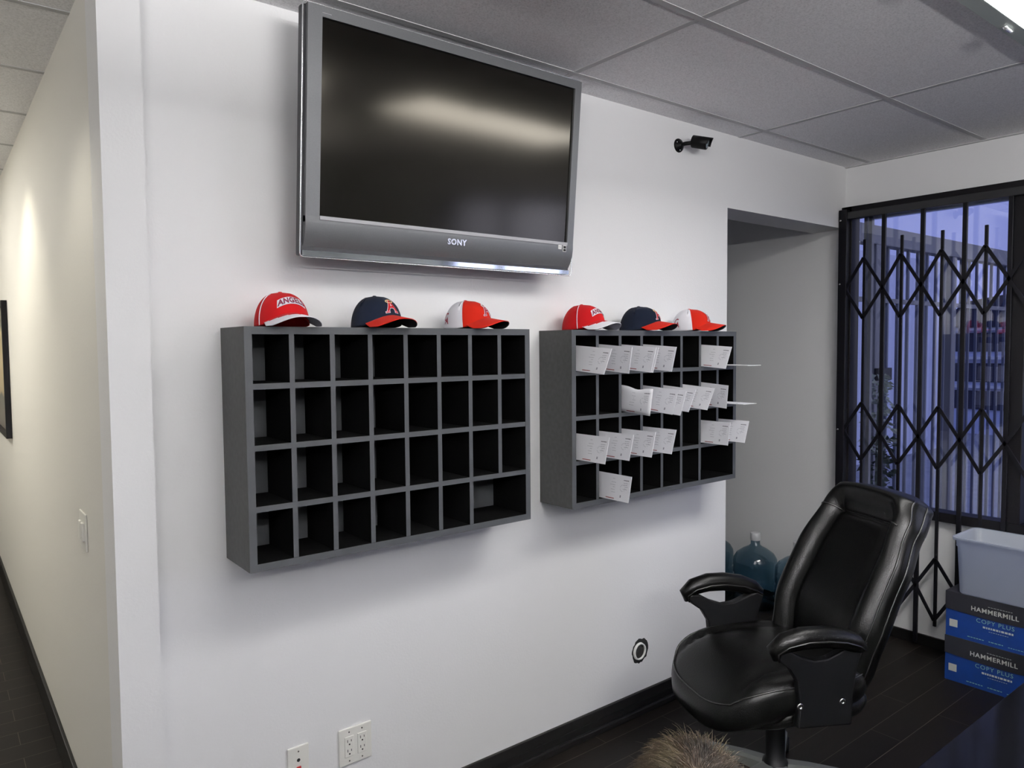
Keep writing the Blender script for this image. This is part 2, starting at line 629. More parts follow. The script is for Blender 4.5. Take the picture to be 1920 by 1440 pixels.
# window wall
WZ0, WZ1 = .70, 2.42
WYA, WYB = -2.3, 2.19
bm = bmesh.new()
B(bm, WX, WX + .14, RY0, WYA, 0, CEIL + .01)
B(bm, WX, WX + .14, WYB, PYE, 0, CEIL + .01)
B(bm, WX, WX + .14, WYA, WYB, 0, WZ0)
B(bm, WX, WX + .14, WYA, WYB, WZ1, CEIL + .01)
struct('wall_right', bm, M['wall'])
# passage behind the opening
bm = bmesh.new()
B(bm, 2.2, WX, PYE, PYE + .12, 0, CEIL + .01)
struct('wall_passage_back', bm, M['wall'])
bm = bmesh.new()
B(bm, 2.1, 2.2, WY + .2, PYE, 0, CEIL + .01)
struct('wall_passage_left', bm, M['wall'])

# baseboards
bm = bmesh.new()
B(bm, .475, 3.075, WY - .014, WY, 0, .10, bev=.003)
B(bm, .475, 3.075, WY - .028, WY - .012, 0, .03, bev=.006)
B(bm, .475, 3.075, WY - .018, WY - .012, .052, .06)
struct('baseboard_back', bm, M['base'])
bm = bmesh.new()
B(bm, HX - .014, HX, WY + .1, HYE, 0, .12, bev=.003)
struct('baseboard_corridor', bm, M['base'])
bm = bmesh.new()
B(bm, WX - .014, WX, -2.5, PYE, 0, .06, bev=.003)
struct('baseboard_right', bm, M['base'])

# ------------------------------------------------------------------ window
win = thing('window_1', '', '')
del win['label'], win['category']
win['kind'] = 'structure'
win.location = (WX, 0, WZ0)
fx0, fx1 = -.045, .05
H_ = WZ1 - WZ0
bm = bmesh.new()
B(bm, fx0, fx1, WYA, WYB, H_ - .062, H_, bev=.003)
B(bm, fx0, fx1, WYA, WYB, 0, .05, bev=.003)
B(bm, fx0, fx1, WYB - .05, WYB + .012, 0, H_, bev=.003)
B(bm, fx0, fx1, WYA, WYA + .05, 0, H_, bev=.003)
obj('window_frame', bm, M['blackframe'], win)
muls = [1.315, .42, -.48, -1.38]
for y in muls:
    obj('mullion', box(fx0, fx1, y - .035, y + .03, .05, H_ - .062, .003), M['blackframe'], win)
edges = [WYB - .05] + muls + [WYA + .05]
for a, b in zip(edges, edges[1:]):
    g = obj('pane', box(.005, .011, b + .02, a - .02, .045, H_ - .06), M['glass'], win)
# sash strips and a pale strip standing in for the light gap below the header
bm = bmesh.new()
B(bm, .018, .045, 2.055, 2.075, .05, H_ - .062)
B(bm, .018, .045, 2.085, 2.10, .05, H_ - .062)
obj('sash_strip', bm, M['fencegrey'], win)
bm = bmesh.new()
B(bm, .02, .05, 1.35, 2.05, H_ - .078, H_ - .0625)
obj('weather_strip', bm, M['alu'], win)

# ================================================================== CEILING LIGHTS
def troffer(cx, cy, label, lensm, group=None, w_=1.20, d_=.585, rotz=0):
    t = thing('ceiling_light', label, 'ceiling light', (cx, cy, CEIL), (0, 0, rotz), group)
    bm = bmesh.new()
    a, b = w_ / 2, d_ / 2
    f = .052
    B(bm, -a - f, a + f, b, b + f, -.009, .0, bev=.002)
    B(bm, -a - f, a + f, -b - f, -b, -.009, .0, bev=.002)
    B(bm, a, a + f, -b, b, -.009, .0, bev=.002)
    B(bm, -a - f, -a, -b, b, -.009, .0, bev=.002)
    obj('fixture_frame', bm, M['lightframe'], t)
    obj('diffuser', box(-a, a, -b, b, -.006, -.002), lensm, t)
    for sx_ in (-.35, .20):
        obj('latch', tube(bmesh.new(), [(sx_ - .03, b + f * .55, -.011), (sx_ - .015, b + f * .55, -.015), (sx_ + .015, b + f * .55, -.015), (sx_ + .03, b + f * .55, -.011)], .007, 8), M['rim'], t, True)
    return t


def wrap_light(cx, cy, label, lensm, L=1.2, W=.26, rotz=0):
    """surface mounted fluorescent with a wrap-around lens"""
    t = thing('ceiling_light', label, 'ceiling light', (cx, cy, CEIL), (0, 0, rotz))
    obj('fixture_body', box(-L / 2, L / 2, -W / 2, W / 2, -.03, 0, .003), M['lightframe'], t)
    bm = bmesh.new()
    prism(bm, [(-W / 2 + .01, -.03), (-W / 2 + .03, -.075), (-W / 4, -.095), (W / 4, -.095), (W / 2 - .03, -.075), (W / 2 - .01, -.03)],
          lambda u, v, t_: Vector((t_, u, v)), -L / 2 + .01, L / 2 - .01)
    obj('diffuser', bm, lensm, t)
    return t


def downlight(x, y, label, power, size):  # added spot that brightens the corridor wall
    t = thing('downlight', label, 'downlight', (x, y, CEIL))
    obj('trim_ring', lathe(bmesh.new(), [(.045, -.001), (.045, -.008), (.062, -.006), (.065, 0)], 24), M['pvc'], t, True)
    obj('reflector', lathe(bmesh.new(), [(0, .004), (.03, .004), (.045, -.004)], 24), M['rim'], t, True)
    ld = bpy.data.lights.new('downlight_lamp', 'SPOT')
    ld.energy = power
    ld.color = (1.0, .94, .76)
    ld.spot_size = R(size)
    ld.spot_blend = .6
    ld.shadow_soft_size = .04
    lo = bpy.data.objects.new('lamp', ld)
    COL.objects.link(lo)
    lo.parent = t
    lo.location = (0, 0, -.02)
    return t


troffer(2.55, .593, 'fluorescent ceiling light at the top right corner, nearest the barred window', M['lens'])
def pendant(cx, cy, zz, label, L=1.5, W=.16, strength=1.0):  # added unseen uplight that brightens the ceiling
    t = thing('pendant_light', label, 'pendant light', (cx, cy, CEIL))
    d = zz - CEIL
    obj('housing', box(-L / 2, L / 2, -W / 2, W / 2, d - .03, d + .03, .004), M['lightframe'], t)
    obj('upper_lens', box(-L / 2 + .02, L / 2 - .02, -W / 2 + .01, W / 2 - .01, d + .031, d + .036), M['lensup'], t)
    for sx_ in (-1, 1):
        obj('cable', tube(bmesh.new(), [(sx_ * L * .4, 0, d + .03), (sx_ * L * .4, 0, 0)], .002, 6), M['rim'], t)
    return t


pendant(.9, -1.4, 2.29, 'slim pendant light hanging behind the camera')
pendant(-1.4, -1.2, 2.29, 'slim pendant light hanging at the left side of the room')
wrap_light(1.0, .80, 'short fluorescent ceiling light just right of the camera', M['lens'], L=.75)  # added out of view to raise the light on the main wall
troffer(-.62, 4.6, 'warm ceiling light in the corridor nearest the room', M['lenswarm'], w_=.5, d_=1.1)
troffer(-.62, 7.2, 'warm ceiling light deep in the corridor', M['lenswarm'], w_=.5, d_=1.1)
downlight(.02, 3.95, 'small warm downlight close to the corridor wall', 22, 110)
downlight(-.04, 2.50, 'small warm downlight near the corridor mouth', 10, 105)

# ================================================================== SECURITY GATE
GX = 4.14
gt = thing('security_gate', 'black folding scissor security gate in front of the window', 'security gate', (GX, 0, 0))
TZ = WZ1 - .062
obj('top_track', box(-.012, .014, .55, 2.20, 2.345, 2.385, .003), M['track'], gt)
obj('side_post', box(-.020, .018, 2.150, 2.198, .0, 2.40, .003), M['blackmetal'], gt)
full = [1.95 - .2025 * k for k in range(7)]
short = [2.055 - .2025 * k for k in range(8)]
for y in full:
    obj('vertical_bar', box(-.006, .010, y - .011, y + .011, .03, 2.35, .002), M['blackmetal'], gt)
for y in short:
    obj('short_bar', box(-.004, .008, y - .008, y + .008, .14, 2.222, .002), M['blackmetal'], gt)
nodes = [2.158] + full


def brace(y0, z0, y1, z1):
    d = Vector((0, y1 - y0, z1 - z0)).normalized()
    n_ = Vector((0, -d.z, d.y)) * .0085
    bm = bmesh.new()
    pts = [(y0 + n_.y, z0 + n_.z), (y0 - n_.y, z0 - n_.z), (y1 - n_.y, z1 - n_.z), (y1 + n_.y, z1 + n_.z)]
    prism(bm, pts, lambda u, v, t: Vector((t, u, v)), -.013, -.007)
    return bm


for (zt, zm, zb) in ((2.12, 1.95, 1.782), (1.308, 1.145, .983), (.505, .345, .175)):
    for i, ys in enumerate(short[:-1]):
        yl, yr = nodes[i], nodes[i + 1]
        for (ya, za) in ((yl, zm), (yr, zm)):
            obj('cross_brace', brace(ya, za, ys, zt), M['blackmetal'], gt)
            obj('cross_brace', brace(ya, za, ys, zb), M['blackmetal'], gt)
for z in (2.34, 1.98, 1.147, .6):
    obj('screw', lathe(bmesh.new(), [(0, -.026), (.005, -.025), (.006, -.020)], 8, axis='X', c=(0, 2.185, z)), M['bolt'], gt, True)

# ================================================================== PIGEONHOLE SHELVES
def pigeonhole(x0, yf, ncol, pitch, label, rows=(1.537, 1.369, 1.201)):
    z0, z1 = 1.03, 1.70
    T = .021
    width = ncol * pitch + T
    t = thing('pigeonhole_shelf', label, 'mail shelf', (x0, yf, z0))
    D = WY - yf
    h = z1 - z0
    def board(name, x0_, x1_, y0_, y1_, za_, zb_, outer):
        bm = box(x0_, x1_, y0_, y1_, za_, zb_)
        bmesh.ops.recalc_face_normals(bm, faces=bm.faces)
        bm.normal_update()
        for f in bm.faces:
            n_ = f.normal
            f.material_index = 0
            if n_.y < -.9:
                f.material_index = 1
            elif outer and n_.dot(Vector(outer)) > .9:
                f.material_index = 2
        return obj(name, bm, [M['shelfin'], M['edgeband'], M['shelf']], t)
    board('side_panel', 0, T, 0, D, 0, h, (-1, 0, 0))
    board('side_panel', width - T, width, 0, D, 0, h, (1, 0, 0))
    board('top_panel', T, width - T, 0, D, h - T, h, (0, 0, 1))
    board('bottom_panel', T, width - T, 0, D, 0, T, (0, 0, -1))
    board('back_panel', T, width - T, D - .008, D - .001, T, h - T, None)
    b = .008
    for r_ in rows:
        board('shelf_board', T, width - T, .001, D - .008, r_ - z0 - b, r_ - z0 + b, None)
    levels = [h - T] + [r - z0 for r in rows] + [T]
    for k in range(1, ncol):
        x = T / 2 + k * pitch
        for j in range(4):
            if k == ncol - 1 and j == 3:
                continue
            zt_ = levels[j] - (b if j else 0)
            zb_ = levels[j + 1] + (b if j < 3 else 0)
            board('divider', x - .0075, x + .0075, .002, D - .008, zb_, zt_, None)
    return t


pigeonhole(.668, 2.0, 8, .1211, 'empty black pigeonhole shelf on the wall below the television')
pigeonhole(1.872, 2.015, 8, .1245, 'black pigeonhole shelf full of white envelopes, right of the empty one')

# ================================================================== ENVELOPES
def envelope(L=.241, Hh=.098, th=.0016, puffy=False, seed=0):
    """local: face normal -X, length along Y (front end at y=0, going +Y back), bottom at z=0"""
    rnd = random.Random(seed)
    bm = bmesh.new()
    nu, nv = 16, 6

    def P(s, u, v):
        y, z = L * u, Hh * v
        x = s * th / 2
        if puffy:
            bul = math.sin(PI * u) ** .6 * math.sin(PI * v) ** .7
            x += s * .010 * bul
            if v > .5:
                z -= .010 * math.exp(-((u - .32) / .16) ** 2) * (v - .5) * 2
        return Vector((x, y, z))
    a = [[bm.verts.new(P(-1, i / nu, j / nv)) for j in range(nv + 1)] for i in range(nu + 1)]
    b = [[bm.verts.new(P(1, i / nu, j / nv)) for j in range(nv + 1)] for i in range(nu + 1)]
    for i in range(nu):
        for j in range(nv):
            bm.faces.new((a[i][j], a[i][j + 1], a[i + 1][j + 1], a[i + 1][j]))
            bm.faces.new((b[i][j], b[i + 1][j], b[i + 1][j + 1], b[i][j + 1]))
    for i in range(nu):
        bm.faces.new((a[i][0], a[i + 1][0], b[i + 1][0], b[i][0]))
        bm.faces.new((a[i][nv], b[i][nv], b[i + 1][nv], a[i + 1][nv]))
    for j in range(nv):
        bm.faces.new((a[0][j], b[0][j], b[0][j + 1], a[0][j + 1]))
        bm.faces.new((a[nu][j], a[nu][j + 1], b[nu][j + 1], b[nu][j]))

    def F(u, v):   # u measured from the front (protruding) end toward the back
        p = P(-1, min(u / L, 1), v / Hh)
        return p + Vector((-.0006, 0, 0))
    # printed marks: rows of short illegible dashes, a name line, an address block, a code square, a red band
    def dashes(u0, u1, v, hgt, mi, seg):
        u = u0
        while u < u1:
            l_ = min(rnd.uniform(.002, .006) * seg, u1 - u)
            put_polys(bm, rectp(u, u + l_, v, v + hgt), F, mi)
            u += l_ + .0013
    dashes(.010, .036, Hh * .80, .0032, 2, 1)
    for k, vv in enumerate((.70, .63, .56, .47)):
        dashes(.014 + .002 * (k % 2), .036 - .003 * (k % 3), Hh * vv, .0018, 1, .8)
    for k in range(16):
        aa = k / 16 * 2 * PI
        if rnd.random() < .75:
            cu_, cv_ = .036 + .012 * math.cos(aa), Hh * .5 + .012 * math.sin(aa)
            put_polys(bm, rectp(cu_, cu_ + .003, cv_, cv_ + .0014), F, 1)
    put_polys(bm, rectp(.041, .047, Hh * .14, Hh * .14 + .009), F, 1)
    for k, vv in enumerate((.82, .68, .58, .50, .40, .30)):
        dashes(.072 + rnd.uniform(0, .01), .105 - rnd.uniform(0, .02), Hh * vv, .0014, 1, .8)
    put_polys(bm, rectp(.075, .118, Hh * .055, Hh * .055 + .0028), F, 3)
    return bm


X0, YF, WP = 1.872, 2.015, .1245
rowz = {1: 1.546, 2: 1.378, 3: 1.210, 4: 1.0515}
ENV = [  # row, column, y of the front end, lean of the top toward +x
    (1, 1, 1.878, .033), (1, 2, 1.873, .010), (1, 3, 1.877, .024), (1, 4, 1.879, .020), (1, 7, 1.899, .033),
    (2, 3, 1.887, .011), (2, 4, 1.876, .027), (2, 5, 1.896, .039), (2, 6, 1.899, .040), (2, 7, 1.894, .003),
    (3, 1, 1.874, .023), (3, 2, 1.872, .024), (3, 3, 1.873, .023), (3, 4, 1.879, .029), (3, 7, 1.886, .017), (3, 8, 1.889, .032),
    (4, 2, 1.876, .019)]
rown = {1: 'top', 2: 'second', 3: 'third', 4: 'bottom'}
coln = {1: 'first', 2: 'second', 3: 'third', 4: 'fourth', 5: 'fifth', 6: 'sixth', 7: 'seventh', 8: 'last'}
ep = obj('envelope', envelope(), [M['paper'], M['ink'], M['inkdark'], M['inkred']], recalc=False)
first = True


def place_env(row, col, yfr, lean, dx=0.0, label='', pitchdeg=None):
    global first
    o = ep if first else ep.copy()
    if not first:
        COL.objects.link(o)
    first = False
    xl = X0 + .018 + (col - 1) * WP + .012 + dx
    ang = math.asin(min(.9, lean / .098))
    if pitchdeg is None:
        pitchdeg = 4.0 if row <= 2 else 0.0
    pr = R(pitchdeg)
    # bottom rests on the board's front edge, so a drooping front end dips below it
    zb = rowz[row] + .001 - math.sin(pr) * (YF - yfr)
    if row >= 3:
        zb += .003
    o.location = (xl, yfr, zb)
    o.rotation_euler = (pr, ang, 0)
    o['label'] = label
    o['category'] = 'envelope'
    o['group'] = 'white envelopes in the pigeonhole shelf'
    return o


for (r_, c, yy, ln) in ENV:
    if (r_, c) == (2, 3):
        continue
    place_env(r_, c, yy, ln, 0, 'white printed envelope in the %s row, %s slot%s' % (
        rown[r_], coln[c], ', in front of its twin' if (r_, c) in ((1, 3), (2, 4)) else ' from the left'))
# doubles
place_env(1, 3, 1.871, .024, .006, 'white envelope tucked behind its twin in the top row, third slot')
place_env(2, 4, 1.845, .027, .010, 'white envelope tucked behind its twin in the second row, fourth slot')
# puffy one
pe = obj('envelope', envelope(puffy=True, Hh=.104, seed=3), [M['paper'], M['ink'], M['inkdark'], M['inkred']], smooth=True, recalc=False)
xl = X0 + .018 + 2 * WP + .018
pe.location = (xl, 1.887, 1.371)
pe.rotation_euler = (R(3.5), R(6), 0)
tag(pe, 'bulging white envelope with a dipped top edge, second row, third slot', 'envelope', 'white envelopes in the pigeonhole shelf')
# flat ones
for (zz, yy, lab) in ((1.546, 1.862, 'white envelope lying flat, sticking out of the top row beyond the last slot divider'),
                      (1.378, 1.882, 'white envelope lying flat, sticking out of the second row at the right end')):
    f = ep.copy()
    COL.objects.link(f)
    f.rotation_euler = (0, R(90), R(0))
    f.location = (2.752 + .0, yy, zz + .0045)
    f['label'] = lab

# ================================================================== BASEBALL CAPS
def cap_parts(kind):
    """local frame: brim toward +X, up Z, resting on z=0"""
    ax_f, ax_b, ay, hz = .098, .100, .084, .113

    def base_z(ph):
        c_ = math.cos(ph)
        y_ = math.sin(ph) * ay
        if c_ <= 0:
            return .002
        k = max(0, c_) ** .8
        return .002 + .030 * k * (1 - (y_ / ay) ** 2 * .8)

    def CS(ph, t, off=0.0):
        """crown surface: t 0 at the rim, 1 at the top"""
        p = 2.35
        s_ = t
        rr = (1 - s_ ** p) ** (1 / p) if s_ < 1 else 0.0
        a_ = ax_f if math.cos(ph) > 0 else ax_b
        bz = base_z(ph)
        # front panels stand a little higher, the rear slopes down
        top = hz * (1 - .06 * (0.5 - .5 * math.cos(ph)) * (1 - t))
        z = bz + (top - bz) * s_
        x = a_ * rr * math.cos(ph) - .010 * s_
        if math.cos(ph) < 0:
            x += .012 * s_ * rr * 1.2
        y = ay * rr * math.sin(ph)
        v = Vector((x, y, z))
        if off:
            n_ = Vector((math.cos(ph) * max(rr, .2), math.sin(ph) * max(rr, .2), s_ * .8)).normalized()
            v += n_ * off
        return v

    out = {}
    bm = bmesh.new()
    nu, nv = 64, 18
    rear = R(82 if kind != 'C' else 75)

    def mi_(u, v):
        ph = (u * 2 * PI + PI / nu) % (2 * PI)
        ph = ph if ph <= PI else ph - 2 * PI
        return 1 if (kind == 'C' and abs(ph) > rear) else 0
    shells = []
    for off in (0.0, -.0020):
        vs = [[bm.verts.new(CS(i / nu * 2 * PI, j / nv, off)) for j in range(nv)] for i in range(nu)]
        tp = CS(0, 1)
        topv = bm.verts.new(tp + Vector((0, 0, off)))
        for i in range(nu):
            i2 = (i + 1) % nu
            quads = [(vs[i][j], vs[i2][j], vs[i2][j + 1], vs[i][j + 1]) for j in range(nv - 1)] + [(vs[i][-1], vs[i2][-1], topv)]
            for q in quads:
                f = bm.faces.new(q if off == 0 else q[::-1])
                f.material_index = mi_(i / nu, 0)
        shells.append(vs)
    for i in range(nu):
        i2 = (i + 1) % nu
        f = bm.faces.new((shells[0][i][0], shells[1][i][0], shells[1][i2][0], shells[0][i2][0]))
        f.material_index = mi_(i / nu, 0)
    # panel seams as shallow creases
    for i in range(0, nu, nu // 6):
        for j in range(nv):
            shells[0][i][j].co += (Vector((0, 0, .05)) - shells[0][i][j].co).normalized() * .0011
    mats = {'A': [M['red'], M['white']], 'B': [M['navy'], M['navy']], 'C': [M['red2'], M['white']]}[kind]
    out['crown'] = (bm, mats)

    # brim
    def BR(u, v):
        """u -1..1 across, v 0..1 outward"""
        ph = u * R(64)
        inner = CS(ph, .0)
        inner.x -= .004
        # outer outline
        oy = math.sin(u * PI / 2) * .086
        ox = .084 + .088 * (max(0.0, 1 - abs(math.sin(u * PI / 2)) ** 2.6)) ** .5
        q = Vector((inner.x * (1 - v) + ox * v, inner.y * (1 - v) + oy * v, 0))
        yy = abs(q.y) / .086
        arch = .036 * (1 - yy ** 2.0)
        q.z = arch + .004 - .012 * v * (1 - yy * .5) + .002 * (1 - v)
        q.z = max(q.z, .0016)
        return q
    bm = bmesh.new()
    n1, n2 = 36, 12

    def bmi(u, v):
        if kind == 'A':
            uu = abs(u * 2 - 1)
            return 1 if v > .42 - .30 * uu else 0
        return 0
    up_ = [[bm.verts.new(BR(-1 + 2 * i / n1, j / n2) + Vector((0, 0, .0012))) for j in range(n2 + 1)] for i in range(n1 + 1)]
    dn_ = [[bm.verts.new(BR(-1 + 2 * i / n1, j / n2) - Vector((0, 0, .0012))) for j in range(n2 + 1)] for i in range(n1 + 1)]
    for i in range(n1):
        for j in range(n2):
            f = bm.faces.new((up_[i][j], up_[i][j + 1], up_[i + 1][j + 1], up_[i + 1][j])); f.material_index = bmi(i / n1, j / n2)
            f = bm.faces.new((dn_[i][j], dn_[i + 1][j], dn_[i + 1][j + 1], dn_[i][j + 1])); f.material_index = 2
        f = bm.faces.new((up_[i][n2], dn_[i][n2], dn_[i + 1][n2], up_[i + 1][n2])); f.material_index = 1 if kind == 'A' else 0
        f = bm.faces.new((up_[i][0], up_[i + 1][0], dn_[i + 1][0], dn_[i][0])); f.material_index = 0
    for i in (0, n1):
        for j in range(n2):
            f = bm.faces.new((up_[i][j], dn_[i][j], dn_[i][j + 1], up_[i][j + 1])); f.material_index = 1 if kind == 'A' else 0
    bmats = {'A': [M['red'], M['white'], M['lav']], 'B': [M['red2'], M['red2'], M['darkund']], 'C': [M['red2'], M['red2'], M['darkund']]}[kind]
    out['brim'] = (bm, bmats)
    out['button'] = (lathe(bmesh.new(), [(0, hz + .0018), (.004, hz + .0014), (.0065, hz + .0002), (.007, hz - .002)], 12, c=(-.010, 0, 0)), [M['red'] if kind != 'B' else M['navy']])
    # inner sweatband / paper stuffing seen under the brim
    bm = bmesh.new()
    for k in range(40):
        pass
    vs2 = grid_surf(bm, lambda u, v: CS(u * 2 * PI, .02 + .2 * v, -.004) if True else None, 48, 2, closed_u=True)
    out['sweatband'] = (bm, [M['red'] if kind == 'A' else M['darkund']])

    ph0, t0 = 0.0, .50
    Rr = .092

    def proj(u, v, off=.0016, pc=0.0, tcn=.50, ry=Rr):
        ph = pc + u / ry
        t = tcn + v / .100
        return CS(ph, max(.01, min(.97, t)), off)
    bm = bmesh.new()
    if kind == 'A':
        arc = lambda u: .010 * (1 - (u / .055) ** 2)
        patch = subdiv_polys(rectp(-.056, .056, -.0135, .0135), .006)
        put_polys(bm, patch, lambda u, v: proj(u, v + arc(u), .0018, 0, .52), 0)
        tx_ = text_tris('ANGELS', .0275, .0012, 1.08)
        put_polys(bm, subdiv_polys(tx_, .005), lambda u, v: proj(u, v + arc(u) - .0005, .0028, 0, .52), 1)
        tx_ = text_tris('ANGELS', .0275, .0001, 1.08)
        put_polys(bm, subdiv_polys(tx_, .005), lambda u, v: proj(u, v + arc(u) - .0005, .0034, 0, .52), 2)
        out['patch'] = (bm, [M['white'], M['navythread'], M['maroon']])
    else:
        tx_ = text_tris('A', .062, .0030)
        put_polys(bm, subdiv_polys(tx_, .005), lambda u, v: proj(u, v, .0018, 0, .50), 0)
        tx_ = text_tris('A', .062, .0012)
        put_polys(bm, subdiv_polys(tx_, .005), lambda u, v: proj(u, v, .0026, 0, .50), 1)
        # serifs
        for sx_ in (-1, 1):
            put_polys(bm, subdiv_polys(rectp(sx_ * .020 - .0095, sx_ * .020 + .0095, -.0275, -.0195), .005), lambda u, v: proj(u, v, .0018, 0, .50), 0)
            put_polys(bm, subdiv_polys(rectp(sx_ * .020 - .0078, sx_ * .020 + .0078, -.0258, -.0212), .005), lambda u, v: proj(u, v, .0026, 0, .50), 1)
        # halo ring around the top of the letter
        n_ = 28
        for k in range(n_):
            a0, a1 = 2 * PI * k / n_, 2 * PI * (k + 1) / n_
            q = [(.020 * math.cos(a0), .020 + .0075 * math.sin(a0)), (.020 * math.cos(a1), .020 + .0075 * math.sin(a1)),
                 (.0145 * math.cos(a1), .020 + .0040 * math.sin(a1)), (.0145 * math.cos(a0), .020 + .0040 * math.sin(a0))]
            put_polys(bm, [q], lambda u, v: proj(u, v, .0034, 0, .50), 2)
        out['emblem'] = (bm, [M['white'], M['red'] if kind == 'B' else M['maroon'], M['gold'] if kind == 'B' else M['pvc']])
    if kind == 'A':
        for sg in (-1, 1):
            bm = bmesh.new()
            tube(bm, [CS(sg * R(78), .01 + .93 * k / 14, .0008) for k in range(15)], .0016, 6)
            out['piping%d' % sg] = (bm, [M['white']])
    if kind == 'C':
        for sg in (-1, 1):
            bm = bmesh.new()
            pc = sg * R(125)
            for bodyt, du, dv, sz in (('C', -.006, .006, .040), ('A', .006, -.007, .034)):
                tx_ = [[(u + du, v + dv) for u, v in p] for p in text_tris(bodyt, sz, .0006)]
                put_polys(bm, subdiv_polys(tx_, .005), lambda u, v: proj(u, v, .0022 + (.0006 if bodyt == 'A' else 0), pc, .34), 0)
            out['side_emblem%d' % sg] = (bm, [M['maroon']])
    return out


CAPDATA = {}


def make_cap(kind, name_label, loc, rz, group, scale=1.0):
    t = thing('baseball_cap', name_label, 'cap', loc, (0, 0, rz), group)
    t.scale = (scale,) * 3
    if kind not in CAPDATA:
        CAPDATA[kind] = []
        for pn, (bm, ms) in cap_parts(kind).items():
            nm = pn.rstrip('0123456789-')
            o = obj(nm, bm, ms, t, smooth=nm in ('crown', 'brim', 'button', 'piping', 'sweatband'), recalc=nm not in ('crown', 'patch', 'emblem', 'side_emblem'))
            CAPDATA[kind].append(o)
    else:
        for src in CAPDATA[kind]:
            c = src.copy()
            COL.objects.link(c)
            c.parent = t
    return t


G_ = 'baseball caps on top of the shelves'
ST = 1.7005
make_cap('A', 'red cap with white-edged brim and lettered patch, leftmost, on the empty shelf', (.800, 2.07, ST), R(-88), G_, .88)
make_cap('B', 'navy cap with red brim in the middle of the empty shelf', (1.095, 2.06, ST), R(-82), G_, .87)
make_cap('C', 'red cap with white back panels at the right end of the empty shelf', (1.455, 2.085, ST), R(-67), G_, .86)
make_cap('A', 'red cap with white-edged brim and lettered patch, left end of the envelope shelf', (2.005, 2.09, ST), R(-76), G_, .88)
make_cap('B', 'navy cap with red brim in the middle of the envelope shelf', (2.325, 2.085, ST), R(-74), G_, .89)
make_cap('C', 'red cap with white back panels on the right end of the envelope shelf', (2.66, 2.09, ST), R(-66), G_, .87)

# ================================================================== TELEVISION
tv = thing('television', 'wide grey flat-screen television tilted forward on the wall', 'television', (1.386, 2.055, 1.903), (R(5.0), 0, 0))
W2 = .530
HT = .703
sx0, sx1, sz0, sz1 = -.475, .496, .121, .670
bm = bmesh.new()
# face frame around the screen (local: x right, y back, z up)
B(bm, -W2 + .012, sx0, .004, .05, .10, HT - .004)
B(bm, sx1, W2 - .004, .004, .05, .10, HT - .004)
B(bm, sx0, sx1, .004, .05, sz1, HT - .004)
B(bm, sx0, sx1, .004, .05, .10, sz0)
obj('bezel', bm, M['silver'], tv)
# speaker panel curved back toward its lower edge
bm = bmesh.new()
prof = [(.004, .118)] + [(.003 + .027 * (k / 20) ** 2.3, .100 - .080 * k / 20) for k in range(21)]
a = [bm.verts.new((-W2 + .012, y, z)) for y, z in prof] + [bm.verts.new((-W2 + .012, .05, .020)), bm.verts.new((-W2 + .012, .05, .118))]
b = [bm.verts.new((W2 - .004, y, z)) for y, z in prof] + [bm.verts.new((W2 - .004, .05, .020)), bm.verts.new((W2 - .004, .05, .118))]
for i in range(len(a)):
    j = (i + 1) % len(a)
    bm.faces.new((a[i], a[j], b[j], b[i]))
bm.faces.new(a); bm.faces.new(b[::-1])
obj('speaker_panel', bm, M['silver'], tv)
obj('screen', box(sx0 - .003, sx1 + .003, .012, .02, sz0 - .003, sz1 + .003), M['screen'], tv)
obj('sill_strip', box(sx0, sx1, .001, .01, sz0 - .012, sz0 - .001, .001), M['backgrey'], tv)
obj('mirror_strip', box(-W2 + .010, W2 - .006, .016, .05, .004, .020, .001), M['chrome'], tv)
# bright rim tracing the outline
bm = bmesh.new()
rc = .010
pts = []
for (cx, cz, a0) in ((-W2 + rc, rc, 180), (W2 - rc, rc, 270), (W2 - rc, HT - rc, 0), (-W2 + rc, HT - rc, 90)):
    for k in range(5):
        a_ = R(a0 + 90 * k / 4)
        pts.append((cx + rc * math.cos(a_), .012, cz + rc * math.sin(a_)))
pts.append(pts[0]); pts.append(pts[1])
tube(bm, pts, .0022, 6)
obj('rim', bm, M['rim'], tv, True)
obj('groove', box(-W2 + .003, W2 - .003, .022, .055, .003, HT - .003, .006), M['groove'], tv)
obj('rear_cover', box(-W2 + .045, W2 - .045, .055, .095, .03, HT - .05, .012), M['backgrey'], tv)
bm = bmesh.new()
B(bm, -W2 + .040, -W2 + .046, .062, .075, .36, .49, bev=.001)
B(bm, -W2 + .036, -W2 + .046, .060, .085, .455, .50, bev=.003)
B(bm, -W2 + .038, -W2 + .046, .062, .080, .355, .385, bev=.003)
obj('connector_panel', bm, M['groove'], tv)
bm = bmesh.new()
B(bm, -W2 + .042, -W2 + .046, .066, .072, .22, .32)
B(bm, -W2 + .040, -W2 + .046, .064, .076, .19, .205)
obj('button_row', bm, M['groove'], tv)
bm = bmesh.new()
put_polys(bm, text_tris('SONY', .026, .0010, 1.12), lambda u, v: Vector((.005 + u, .0015, .082 + v)), 0)
obj('lettering', bm, M['rim'], tv)
bm = bmesh.new()
B(bm, .452, .468, .0015, .004, .094, .109, 0)
put_polys(bm, rectp(.456, .464, .099, .1005) + rectp(.455, .463, .103, .1045), lambda u, v: Vector((u, .001, v)), 1)
obj('energy_sticker', bm, [M['pvc'], M['ink']], tv)
bm = bmesh.new()
B(bm, .475, .491, .0015, .004, .086, .109, 0)
put_polys(bm, rectp(.4768, .4892, .088, .096) + rectp(.4768, .4892, .098, .107), lambda u, v: Vector((u, .001, v)), 1)
obj('energy_sticker', bm, [M['pvc'], M['hole']], tv)
bm = bmesh.new()
put_polys(bm, rectp(-.476, -.448, .680, .6815), lambda u, v: Vector((u, .0032, v)), 0)
